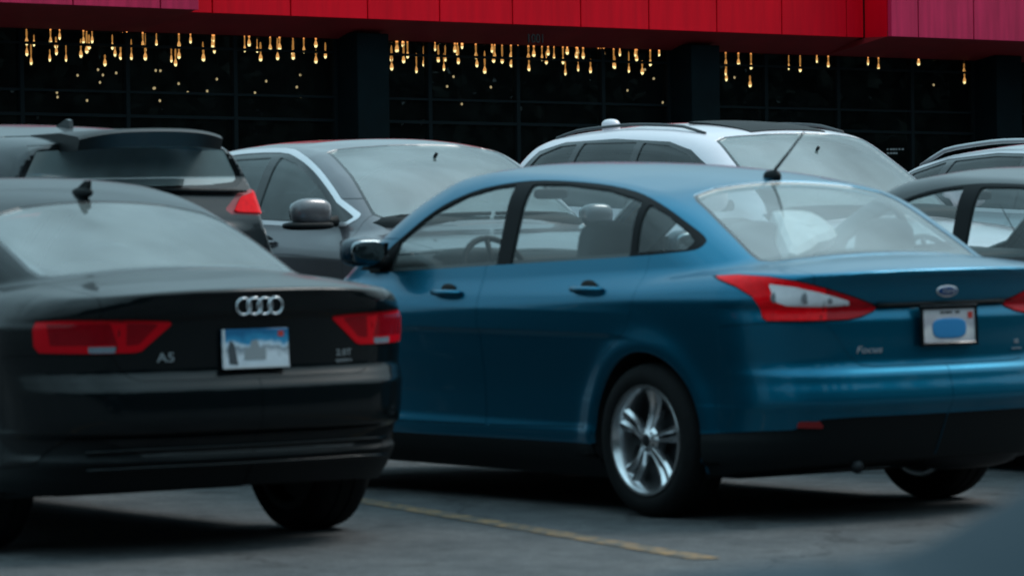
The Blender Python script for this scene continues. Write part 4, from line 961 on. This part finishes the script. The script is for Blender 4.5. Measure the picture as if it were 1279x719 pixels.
# ---- white sport wagon facing out
WHITEP = paint('white_paint', (.68, .62, .66), .0, .4, .08)
def rails(car, root, m, x0, x1, y, lift=.035, r=.016):
    for sd in (1, -1):
        P = []
        for t in np.linspace(0, 1, 15):
            x = x0+(x1-x0)*t; q = car.surf(x=x, y=y); P.append((x, sd*y, q[2]+lift*min(1, 7*t, 7*(1-t))+.004))
        MB().tube(P, r, 8).obj('roof_rail', m, root, True)
def white_detail(car, root):
    arches(car)
    side_glass(car, [(2.68, 1.13), (2.53, 1.28), (2.38, 1.42), (2.20, 1.51), (1.96, 1.565), (1.4, 1.59), (.85, 1.575), (.58, 1.52), (.44, 1.40), (.36, 1.25), (.6, 1.18), (2.0, 1.14)],
        [([(2.60, 1.15), (2.46, 1.28), (2.33, 1.40), (2.16, 1.48), (1.96, 1.532), (1.72, 1.55), (1.69, 1.17)], 'side_window'), ([(1.59, 1.17), (1.63, 1.556), (1.08, 1.556), (.98, 1.19)], 'side_window'), ([(.90, 1.19), (.99, 1.55), (.82, 1.54), (.62, 1.485), (.52, 1.39), (.46, 1.26)], 'quarter_window')], GBLK, glassmat=GLSD)
    screen(car, 'windshield', 'T', [(2.36, -.1), (2.33, .3), (2.28, .52), (2.30, .60), (2.6, .66), (2.95, .72), (3.06, .66), (3.20, .3), (3.24, -.1)], GLSW, .020, lim=1.0)
    screen(car, 'rear_window', 'R', [(-.1, 1.2), (.6, 1.2), (.68, 1.3), (.55, 1.5), (-.1, 1.52)], GLSD, .02, lim=.7)
    A = car.take('D', [(.9, 1.2), (.8, .95), (1.2, .9), (1.3, 1.1)]); car.out2(A, 'tail_light', RED)
    A = car.take('S', [(.92, 1.3), (1.0, .95), (1.38, .6), (1.45, .38), (1.655, .36), (1.655, 1.3)], gap=.006); car.out2(A, 'door', WHITEP)
    A = car.take('S', [(1.665, 1.3), (1.665, .36), (2.85, .36), (2.97, .9), (2.92, 1.3)], gap=.006); car.out2(A, 'door', WHITEP)
    A = car.take('T', [(3.26, -1), (3.22, .3), (3.12, .66), (3.3, .77), (4.0, .74), (4.3, .4), (4.32, -1)], lim=.6, gap=.006); car.out(A, 'bonnet', WHITEP)
    A = car.take('DF', [(.55, .75), (.95, .78), (1.25, .92), (1.15, .99), (.75, .93)]); car.out2(A, 'headlight', CLEAR)
    A = car.take('DF', [(-1, .45), (.45, .47), (.48, .80), (-1, .82)]); car.out(A, 'grille', PLAS, None, -.02)
    rails(car, root, mat('rail_grey', (.05, .055, .06), .5), .62, 2.15, .56, .018, .010)
    b = MB(); q = car.surf(x=1.05, y=-.0); b.ball((1.05, -.45, car.surf(x=1.05, y=.45)[2]+.02), (.07, .05, .045), 2.4); b.obj('roof_pod', WHITEP, root, True)
    # tilted open glass sunroof
    V = []; F = []
    for i in range(7):
        x = 1.66+.62*i/6
        for j in range(9):
            y = -.30+.60*j/8; V.append((x, y, car.surf(x=x, y=abs(y))[2]+.006+.008*(1-i/6)))
    nV = len(V); V += [(a, b_, c_-.012) for a, b_, c_ in V]
    for i in range(6):
        for j in range(8):
            k = i*9+j; F += [(k, k+1, k+10, k+9), (k+nV, k+9+nV, k+10+nV, k+1+nV)]
    ring = [j for j in range(9)]+[i*9+8 for i in range(1, 7)]+[54+j for j in range(7, -1, -1)]+[i*9 for i in range(5, 0, -1)]
    F += [(ring[i], ring[(i+1) % len(ring)], ring[(i+1) % len(ring)]+nV, ring[i]+nV) for i in range(len(ring))]
    obj('sunroof_glass', V, F, PLAS, root, True, None, 40)
    for sd in (1, -1):
        handle(car, 1.78, 2.0, 1.0, sd, WHITEP); handle(car, 1.10, 1.32, 1.02, sd, WHITEP); mirror(root, (2.75, .88*sd, 1.2), sd, WHITEP, 1.2)
    cabin(car, [(1.0, (.40, -.40)), (1.95, (.38, -.38))], .5, 2.65, z=.45)
    # papers behind the windscreen
    for (x, y, w, h) in ((2.78, -.56, .05, .09), (2.86, -.36, .07, .05)):
        q = car.surf(x=x, y=abs(y)); b = MB(); b.box((-.002, -w/2, -h/2), (.002, w/2, h/2)); o = b.obj('windshield_sticker', mat('paper', (.6, .62, .6), .7), root); o.location = (q[0]-.02, y, q[2]-.02); o.rotation_euler = (0, R(-58), 0)
    common_end(car, WHITEP, 'single', .80, rr=.23)
WAG = dict(SUV); WAG.update(L=4.50, H=1.76, axles=(.85, 3.50), midx=1.7,
    deck=[(-.1, 1.15), (.1, 1.16), (1.0, 1.14), (2.0, 1.12), (2.9, 1.10), (3.3, 1.08), (3.8, 1.02), (4.3, .9), (4.5, .7)],
    roof=[(-.2, .7), (.02, 1.10), (.15, 1.34), (.28, 1.52), (.42, 1.60), (.65, 1.645), (1.0, 1.675), (1.4, 1.690), (1.8, 1.680), (2.1, 1.655), (2.33, 1.615), (2.6, 1.48), (2.9, 1.30), (3.3, 1.05), (3.7, .85), (4.3, .6)],
    gw=[(0, .70), (.3, .78), (.8, .83), (1.8, .85), (2.5, .83), (3.0, .78), (3.5, .70)], tum=.26, mirror_in=(2.5, 0, 1.46))
build(WAG, 'parked_car', 'white sport wagon with black roof rails and tilted sunroof facing out beyond the blue sedan', 'car', FAR, (9.35, -5.02, .12), 180, .018, white_detail)

# ---- silver wagon at the right edge
SILVER = paint('silver_paint', (.34, .35, .37), .6, .32, .08)
def silver_detail(car, root):
    arches(car)
    side_glass(car, [(3.15, 1.08), (2.9, 1.25), (2.6, 1.38), (2.2, 1.46), (1.6, 1.475), (1.1, 1.44), (.75, 1.36), (.48, 1.22), (.6, 1.15), (2.0, 1.10)],
        [([(2.98, 1.10), (2.8, 1.25), (2.55, 1.35), (2.2, 1.43), (1.95, 1.44), (1.93, 1.12)], 'side_window'), ([(1.85, 1.12), (1.87, 1.44), (1.6, 1.447), (1.2, 1.42), (1.10, 1.14)], 'side_window'), ([(1.02, 1.15), (1.10, 1.41), (.80, 1.34), (.60, 1.24), (.65, 1.17)], 'quarter_window')], GBLK, glassmat=GLSD, chrome=.024)
    screen(car, 'windshield', 'T', [(2.56, -.1), (2.5, .52), (2.52, .60), (3.2, .68), (3.40, .3), (3.44, -.1)], GLSW, .020, lim=1.0)
    screen(car, 'rear_window', 'R', [(-.1, 1.15), (.6, 1.15), (.66, 1.25), (.55, 1.40), (-.1, 1.42)], GLSD, .02, lim=.7)
    A = car.take('D', [(.9, 1.12), (.8, .9), (1.2, .86), (1.3, 1.05)]); car.out2(A, 'tail_light', RED)
    A = car.take('S', [(1.05, 1.3), (1.1, .92), (1.38, .6), (1.45, .38), (1.89, .36), (1.89, 1.3)], gap=.006); car.out2(A, 'door', SILVER)
    A = car.take('S', [(1.90, 1.3), (1.90, .36), (3.1, .36), (3.2, .9), (3.2, 1.3)], gap=.006); car.out2(A, 'door', SILVER)
    rails(car, root, SILVER, .75, 2.4, .60, .045, .016)
    for sd in (1, -1): mirror(root, (3.0, .86*sd, 1.15), sd, SILVER, 1.2)
    cabin(car, [(1.2, (.40, -.40)), (2.2, (.38, -.38))], .6, 2.9, z=.42)
    common_end(car, SILVER, 'single', .79, rr=.23)
SWAG = dict(SUV); SWAG.update(L=4.60, H=1.62, axles=(.9, 3.6), midx=1.9, wheel_r=.335, arch=.39,
    deck=[(-.1, 1.08), (.1, 1.10), (1.0, 1.09), (3.2, 1.05), (3.8, .97), (4.3, .85), (4.6, .65)], belt=[(0, 1.15), (1.0, 1.12), (3.0, 1.06), (4.6, 1.02)], belt_ref=1.09,
    sec=[(.2, .08), (.3, .03), (.5, .03), (.8, .0), (.95, .01), (1.09, .06), (1.25, .16), (1.7, .5)],
    roof=[(-.2, .7), (.08, 1.0), (.3, 1.23), (.5, 1.36), (.75, 1.45), (1.1, 1.515), (1.6, 1.548), (2.1, 1.548), (2.5, 1.50), (2.8, 1.39), (3.2, 1.18), (3.6, .98), (4.3, .7)], tum=.28, mirror_in=(2.7, 0, 1.38))
build(SWAG, 'parked_car', 'silver wagon with silver roof rails farthest right, beyond the dark grey sedan', 'car', FAR, (9.20, -7.95, .12), 180, .02, silver_detail)

# ---- slate-blue car close to the lens
NEARBLUE = paint('slate_blue_paint', (.016, .032, .044), .0, .7, .05, .0, .12)
def near_detail(car, root):
    sedan_common(car, root, NEARBLUE, mat('matt_film_glass', (.020, .036, .047), .8, spec=.08))
    T = car.take('D', [(1.1, .93), (.7, .93), (.5, .90), (.6, .80), (1.05, .80)]); car.out2(T, 'tail_light', RED, None, .003)
    A = car.take('R', [(-1, .66), (.5, .68), (.6, .85), (.68, 1.3), (-1, 1.3)], lim=.40, gap=.006); car.out(A, 'trunk_lid', NEARBLUE, None, 0, .02)
    A = car.take('S', [(1.045, 1.2), (1.06, .90), (1.25, .72), (1.455, .375), (2.20, .355), (2.205, 1.2)], gap=.006); car.out2(A, 'door', NEARBLUE)
    A = car.take('S', [(2.213, 1.2), (2.208, .355), (3.18, .345), (3.31, .9), (3.26, 1.2)], gap=.006); car.out2(A, 'door', NEARBLUE)
    cabin(car, [(1.22, (.38, -.38)), (2.22, (.37, -.37))], .65, 3.0)
    mirror(root, (3.06, .86, 1.135), 1, NEARBLUE, 1.15); mirror(root, (3.06, -.86, 1.135), -1, NEARBLUE, 1.15)
    common_end(car, NEARBLUE, 'single', .785)
build(SEDAN, 'parked_car', 'blurred slate-blue car corner close to the camera at the bottom right', 'car', None, (-10.82, 10.40, -.005), -126.3, .025, near_detail)

# ------------------------------------------------------------------ stall lines
stall_line(-.80, 2.0, 3.7, 1.01, ''); stall_line(-1.2, 4.7, 4.3, 4.7, ''); stall_line(5.2, -.62, 9.6, -.62, ''); stall_line(5.2, -3.6, 9.6, -3.6, ''); stall_line(5.2, -6.5, 9.6, -6.5, '')

# ------------------------------------------------------------------ the storefront
X0 = 45.
def tilt(y): return .012*(y+31.5)      # the whole front drops a little towards the right
REDP = mat('red_panel', (.80, .0, .013), .5, spec=.15, noise=.06, nscale=.6)
PINK = mat('pink_panel', (.60, .020, .085), .5, spec=.25, noise=.08, nscale=.8)  # pinker base colour than the red panels
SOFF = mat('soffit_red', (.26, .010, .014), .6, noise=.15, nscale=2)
MULL = mat('mullion_dark', (.004, .009, .011), .8, spec=.15)
COLM = mat('column_dark', (.002, .007, .009), .9, spec=.1, noise=.2, nscale=3)
STORE = glass('store_glass', (.60, .68, .68), 1.5, .004, .006)
WALLM = mat('room_dark', (.015, .018, .020), .8)
bd = empty('storefront_building', (X0, -31.5, 0)); meta(bd, 'long low storefront with red panel fascia above dark glass, behind all the cars', 'building')
bd.rotation_euler = (0.0, 0, 0)
def bbox(name, m, y0, y1, z0, z1, x0, x1, bev=0., parent=bd, tl=True):
    """box in building space; z follows the slight fall of the front"""
    b = MB(); b.box((x0, y0+31.5, z0), (x1, y1+31.5, z1), bev)
    V = [(x, y, z+(.020*y if tl else 0)) for x, y, z in b.V]; return obj(name, V, b.F, m, parent)
# fascia panels, each a part
joints = [-12.7+.0-1.44*k for k in range(0, 18)]
edges = [-21.34+1.455*k for k in range(7, 0, -1)]+[-21.34, -22.88, -23.58]
def panels(ys, x, m, zt=6.4):
    for a, b_ in zip(ys[:-1], ys[1:]):
        bbox('fascia_panel', m, b_+.012, a-.012, 3.90, zt, x, x+.10, .006)
def streaks(m, amt):
    nt = m.node_tree; b = nt.nodes['Principled BSDF']; lk = b.inputs['Base Color'].links[0]; src = lk.from_socket
    tc = nt.nodes.new('ShaderNodeTexCoord'); mp = nt.nodes.new('ShaderNodeMapping'); mp.inputs['Scale'].default_value = (1, 5, .35); n = nt.nodes.new('ShaderNodeTexNoise'); n.inputs['Scale'].default_value = 1.6; n.inputs['Detail'].default_value = 8
    nt.links.new(tc.outputs['Object'], mp.inputs[0]); nt.links.new(mp.outputs[0], n.inputs[0]); r = nt.nodes.new('ShaderNodeMapRange'); r.inputs[1].default_value = .35; r.inputs[2].default_value = .7; r.inputs[3].default_value = 1.08; r.inputs[4].default_value = 1-amt
    nt.links.new(n.outputs[0], r.inputs[0]); mx = nt.nodes.new('ShaderNodeMix'); mx.data_type = 'RGBA'; mx.blend_type = 'MULTIPLY'; mx.inputs[0].default_value = 1
    nt.links.new(src, mx.inputs[6]); nt.links.new(r.outputs[0], mx.inputs[7]); nt.links.new(mx.outputs[2], b.inputs['Base Color'])
streaks(REDP, .10); streaks(PINK, .25)
panels(edges, -1.75, PINK)
panels([-23.60, -24.26, -25.72, -27.19, -28.60, -30.06, -31.46, -32.89, -34.35, -35.78, -37.24, -37.63], -1.05, REDP)
panels([-37.64, -38.27, -39.56, -40.95, -42.4, -43.85, -45.3, -46.75, -49.0], -1.75, PINK)
bbox('fascia_return', REDP, -37.732, -37.644, 3.90, 6.4, -1.64, -1.06)
bbox('fascia_return', REDP, -23.60, -23.51, 3.90, 6.4, -1.64, -1.06)
bbox('parapet_core', WALLM, -49, -10, 3.96, 6.38, -.94, -.2)
for (ya, yb) in ((-23.62, -10.1), (-49, -37.74)): bbox('parapet_core', WALLM, ya, yb, 3.96, 6.38, -1.64, -.95)
# soffit: slopes down and in from the fascia to the head of the glazing
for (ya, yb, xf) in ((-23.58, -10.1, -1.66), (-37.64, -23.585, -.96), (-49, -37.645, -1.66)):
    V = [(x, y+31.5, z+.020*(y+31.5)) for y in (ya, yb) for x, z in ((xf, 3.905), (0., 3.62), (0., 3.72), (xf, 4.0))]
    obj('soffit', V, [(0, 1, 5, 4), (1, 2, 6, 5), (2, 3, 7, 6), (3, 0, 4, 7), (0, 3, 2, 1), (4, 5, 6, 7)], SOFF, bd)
for yc, w in ((-14.3, 1.2), (-27.63, .62), (-34.5, .62), (-41.5, .62), (-48.2, .62)):
    bbox('column', COLM, yc-w/2, yc+w/2, .0, 3.70, -.55, .02, .01)
# glazing between columns: mullions, transoms, panes
bays = [(-15.0, [-17.0, -19.2, -21.47, -23.37, -25.37], -27.30), (-27.96, [-29.16, -30.96, -32.75], -34.18), (-34.82, [-36.32, -37.97, -39.70], -41.18), (-41.82, [-43.4, -45.5], -47.88)]
ZT = (2.30, 2.66)
for y0, ms, y1 in bays:
    ys = [y0]+ms+[y1]
    for y in ys: bbox('mullion', MULL, y-.035, y+.035, .15, 3.61, .03, .16)
    for a, c_ in zip(ys[:-1], ys[1:]):
        lo, hi = c_+.036, a-.036
        bbox('transom', MULL, lo, hi, 2.28, 2.33, .035, .155)
        bbox('transom', MULL, lo, hi, 2.66, 2.70, .036, .150)
        bbox('transom', MULL, lo, hi, 3.38, 3.42, .036, .150)
        bbox('window_sill', MULL, lo, hi, .15, .25, .035, .155)
        for za, zb_ in ((.251, 2.279), (2.331, 2.659), (2.701, 3.379), (3.421, 3.60)):
            bbox('pane', STORE, lo-.004, hi+.004, za, zb_, .085, .095)
bbox('plinth', COLM, -49, -10, 0, .149, -.04, .3)
# room behind the glass
bbox('interior_floor', WALLM, -49, -10, .06, .14, .31, 9)
bbox('interior_ceiling', WALLM, -49, -10, 4.10, 4.20, .31, 8.79)
bbox('header_wall', COLM, -49, -10, 3.725, 5.0, .02, .2)
bbox('interior_back_wall', WALLM, -49, -10, .14, 5.0, 8.8, 9)
bbox('end_wall', WALLM, -10, -9.8, 0, 6.2, -.2, 9); bbox('end_wall', WALLM, -49.2, -49, 0, 6.2, -.2, 9)
bbox('roof_slab', WALLM, -49, -10, 5.9, 6.0, -.2, 9)
for y in (-33.6, -32.2): bbox('door_stile', MULL, y-.03, y+.03, .25, 2.28, .0, .03)
nm = text('street_number', '1001', .21, mat('numeral_black', (.01, .012, .013), .4), bd, (-.90, .87, 3.70), (R(90), 0, R(-90)), .012, 0, .9)
# small white lettering lines on the door glass
for k, (w, z) in enumerate(((.44, 1.93), (.34, 1.86))):
    y = -7.62
    for j in range(int(w/.07)):
        ww = .03+.03*random.random(); b = MB(); b.box((.078, y-j*.07-ww, z-.1), (.082, y-j*.07, z-.07)); obj('door_lettering', b.V, b.F, mat('white_vinyl', (.30, .32, .33), .7), bd)

# ------------------------------------------------------------------ pendant lamps inside
BULB = mat('bulb_glow', (.9, .6, .3), .4, emit=(1., .38, .11), es=1.9)
BULBH = mat('bulb_core', (1, .8, .5), .4, emit=(1., .66, .30), es=4.2)
TUBEG = mat('amber_glow', (.8, .4, .1), .4, emit=(1., .36, .09), es=1.0)
CORD = mat('lamp_cord', (.02, .015, .01), .6)

LAMPS = [(45.5, -21.83, 3.63, 0.15), (46.0, -22.12, 3.48, 0.33), (46.6, -22.6, 3.65, 0.08), (45.5, -22.24, 3.38, 0.09), (46.0, -22.65, 3.6, 0.06), (46.6, -23.07, 3.76, 0.04), (45.5, -22.36, 3.48, 0.04), (46.0, -23.1, 3.46, 0.2), (46.6, -23.61, 3.61, 0.14), (45.5, -23.01, 3.67, 0.08), (46.0, -23.68, 3.59, 0.14), (46.6, -24.09, 3.5, 0.06), (45.5, -23.57, 3.6, 0.15), (46.0, -23.95, 3.7, 0.05), (46.6, -24.66, 3.57, 0.21), (45.5, -23.98, 3.41, 0.1), (46.0, -24.5, 3.65, 0.1), (46.6, -25.15, 3.41, 0.14), (45.5, -24.61, 3.6, 0.14), (46.0, -24.92, 3.45, 0.08), (46.6, -25.52, 3.72, 0.06), (45.5, -25.07, 3.4, 0.14), (46.0, -25.56, 3.63, 0.14), (46.6, -25.95, 3.74, 0.07), (45.5, -25.85, 3.55, 0.17), (46.0, -26.26, 3.66, 0.09), (46.6, -26.87, 3.44, 0.22), (45.5, -26.34, 3.57, 0.14), (46.0, -26.85, 3.6, 0.16), (46.6, -27.51, 3.47, 0.26), (45.5, -26.99, 3.54, 0.17), (46.0, -27.56, 3.65, 0.09), (46.6, -27.96, 3.41, 0.12), (45.5, -27.41, 3.46, 0.16), (46.0, -28.73, 3.62, 0.11), (46.6, -29.31, 3.46, 0.29), (45.5, -28.72, 3.27, 0.32), (46.0, -29.19, 3.59, 0.15), (46.6, -29.72, 3.69, 0.04), (45.5, -28.96, 3.39, 0.2), (46.0, -29.72, 3.35, 0.25), (46.6, -30.38, 3.63, 0.11), (45.5, -29.66, 3.41, 0.19), (46.0, -30.13, 3.28, 0.2), (46.6, -30.79, 3.61, 0.11), (45.5, -30.07, 3.38, 0.21), (46.0, -30.51, 3.65, 0.05), (46.6, -31.23, 3.5, 0.22), (45.5, -30.45, 3.33, 0.13), (46.0, -31.13, 3.59, 0.11), (46.6, -31.6, 3.44, 0.2), (45.5, -31.16, 3.47, 0.19), (46.0, -31.53, 3.35, 0.14), (46.6, -32.34, 3.49, 0.19), (45.5, -31.53, 3.27, 0.17), (46.0, -32.31, 3.55, 0.11), (46.6, -32.72, 3.42, 0.12), (45.5, -32.25, 3.39, 0.23), (46.0, -32.72, 3.57, 0.1), (46.6, -33.4, 3.59, 0.07), (45.5, -32.57, 3.27, 0.27), (46.0, -33.06, 3.5, 0.14), (46.6, -33.85, 3.42, 0.22), (45.5, -33.12, 3.53, 0.1), (46.0, -33.72, 3.34, 0.28), (46.6, -34.32, 3.57, 0.1), (45.5, -33.66, 3.25, 0.27), (46.0, -34.19, 3.54, 0.11), (46.6, -34.69, 3.48, 0.17), (45.5, -33.95, 3.22, 0.14), (46.0, -34.52, 3.38, 0.22), (46.6, -35.19, 3.57, 0.08), (45.5, -35.49, 3.49, 0.1), (46.0, -35.93, 3.32, 0.18), (46.6, -36.69, 3.41, 0.21), (45.5, -35.79, 3.21, 0.17), (46.0, -36.49, 3.4, 0.18), (46.6, -37.27, 3.35, 0.24), (45.5, -36.6, 3.27, 0.22), (46.0, -37.64, 3.33, 0.16), (46.6, -38.41, 3.31, 0.2), (45.5, -37.87, 3.44, 0.07), (46.0, -38.56, 3.37, 0.14), (46.6, -40.02, 3.44, 0.09), (45.5, -39.31, 3.32, 0.14), (46.0, -40.71, 3.42, 0.06), (46.6, -42.36, 3.28, 0.1), (45.5, -41.37, 3.08, 0.17), (46.0, -42.95, 2.99, 0.16)]
# fainter strands hanging between the brighter ones
for (ya, yb, n) in ((-22.0, -24.3, 9), (-24.6, -27.2, 7), (-28.1, -30.5, 12), (-30.8, -34.0, 12), (-35.1, -37.2, 4), (-43.3, -47.4, 5)):
    for j in range(n):
        y = ya+(yb-ya)*(j+random.uniform(.2, .8))/n; x = random.choice((47.2, 48.0)); y = y+(x-46)*-.7
        z = 3.62-.020*(-31.5-y)*1+random.uniform(-.42, .02)
        LAMPS.append((x, y, z, random.uniform(.05, .3)))
def pendant():
    r = empty('pendant_lamp'); meta(r, 'glowing amber pendant bulb hanging behind the dark storefront glass', 'lamp', 'pendant bulbs in a row behind the storefront glass')
    b = MB(); b.lathe([(.004, .0), (.012, .03), (.022, .3), (.022, .75), (.012, .97), (.004, 1.0)], (0, 0, 0), 'z', 8); b.obj('glow_tube', TUBEG, r, True)
    b = MB(); b.lathe([(.040, -.018), (.041, .0), (.032, .03), (.016, .055), (.010, .075)], (0, 0, 0), 'z', 12); b.obj('bulb', BULB, r, True)
    b = MB(); b.lathe([(.0, -.060), (.022, -.053), (.036, -.032), (.040, -.018)], (0, 0, 0), 'z', 12); b.obj('bulb_tip', BULBH, r, True)
    b = MB(); b.lathe([(.004, 0), (.004, 1)], (0, 0, 0), 'z', 5); b.obj('cord', CORD, r)
    return r
def copy_tree(o, parent=None):
    c = o.copy(); COL.objects.link(c); c.parent = parent
    for ch in list(o.children): copy_tree(ch, c)
    return c
proto = pendant()
for i, (x, y, z, h) in enumerate(LAMPS):
    o = proto if i == 0 else copy_tree(proto)
    bay = 'left' if y > -27.6+.35*(x-45) else 'middle' if y > -34.4-.1*(x-45)*2 else 'right'
    o['label'] = 'glowing amber pendant bulb hanging in the %s window bay of the storefront' % bay; o['group'] = 'pendant bulbs in the %s window bay' % bay
    o.location = (x, y, z); q = random.uniform(.42, .72); o.scale = (q, q, 1)
    for ch in o.children:
        if ch.name.startswith('glow_tube'): ch.scale = (1, 1, max(.08, h*.95)); ch.location.z = .05
        elif ch.name.startswith('cord'): ch.scale = (1, 1, max(.05, 4.1-z-.04)); ch.location.z = .04
# tiny spotlights deeper in the room
DOT = mat('spot_glow', (1, .9, .7), .4, emit=(1., .62, .32), es=1.1)
def spot():
    r = empty('small_spotlight'); meta(r, 'tiny warm light point deep inside the storefront, under the pendant bulbs', 'lamp', 'tiny lights deep in the room')
    b = MB(); b.ball((0, 0, 0), (.02, .02, .024), 2, 8, 6); b.obj('bulb', DOT, r, True)
    b = MB(); b.lathe([(.004, .03), (.004, 1)], (0, 0, 0), 'z', 5); b.obj('cord', CORD, r); return r
sp0 = spot(); k = 0
for (yc, n, zc) in ((-24.9, 5, 3.05), (-26.0, 6, 3.0), (-27.2, 7, 3.1), (-28.5, 5, 3.0), (-30.0, 3, 3.1), (-33.0, 4, 3.0), (-36.5, 5, 3.1), (-38.5, 3, 3.0), (-44.5, 4, 2.95), (-46.5, 4, 2.9), (-48.0, 3, 2.85)):
    for j in range(n):
        o = sp0 if k == 0 else copy_tree(sp0); k += 1
        z = zc+random.uniform(-.28, .28); o.location = (49.5+random.uniform(-1.5, 1.5), yc+random.uniform(-.22, .22), z)
        for ch in o.children:
            if ch.name.startswith('cord'): ch.scale = (1, 1, 4.1-z)

# ------------------------------------------------------------------ what stands behind the photographer (seen only as reflections)
def far_wood():
    m = mat('distant_foliage', (.040, .052, .045), .95, spec=.1, noise=.3, nscale=.25)
    Vs = []
    def row(x0, y0, x1, y1, n, h, k=2400):
        for i in range(n):
            t = (i+.5)/n; x, y = x0+(x1-x0)*t, y0+(y1-y0)*t; hh = h*random.uniform(.75, 1.2)
            u = rng.rand(k); z = hh*(.02+.98*u**.9); spread = 3.6*np.sqrt(np.clip(1.02-u**2, 0, 1))+.2
            c = np.stack([x+rng.normal(size=k)*spread*.6, y+rng.normal(size=k)*spread*.6, z], 1)
            a = rng.normal(size=(k, 3)); a /= np.linalg.norm(a, axis=1)[:, None]; b_ = np.cross(a, rng.normal(size=(k, 3))); b_ /= np.linalg.norm(b_, axis=1)[:, None]
            s_ = rng.uniform(.16, .36, (k, 1)); Vs.append(np.stack([c-a*s_-b_*s_, c+a*s_-b_*s_*.6, c+a*s_*.7+b_*s_, c-a*s_*.6+b_*s_], 1).reshape(-1, 3))
    row(-38, -230, -46, 60, 110, 19); row(-55, 60, -10, 95, 14, 12)
    row(-40, -140, 40, -150, 16, 11)
    P = np.concatenate(Vs).astype(np.float32); q = len(P)//4
    me = bpy.data.meshes.new('distant_wood'); me.vertices.add(len(P)); me.vertices.foreach_set('co', P.ravel())
    me.loops.add(len(P)); me.loops.foreach_set('vertex_index', np.arange(len(P), dtype=np.int32)); me.polygons.add(q)
    me.polygons.foreach_set('loop_start', np.arange(0, len(P), 4, dtype=np.int32)); me.polygons.foreach_set('loop_total', np.full(q, 4, np.int32)); me.update(); me.materials.append(m)
    meta(put(bpy.data.objects.new('distant_wood', me)), kind='stuff')
far_wood()
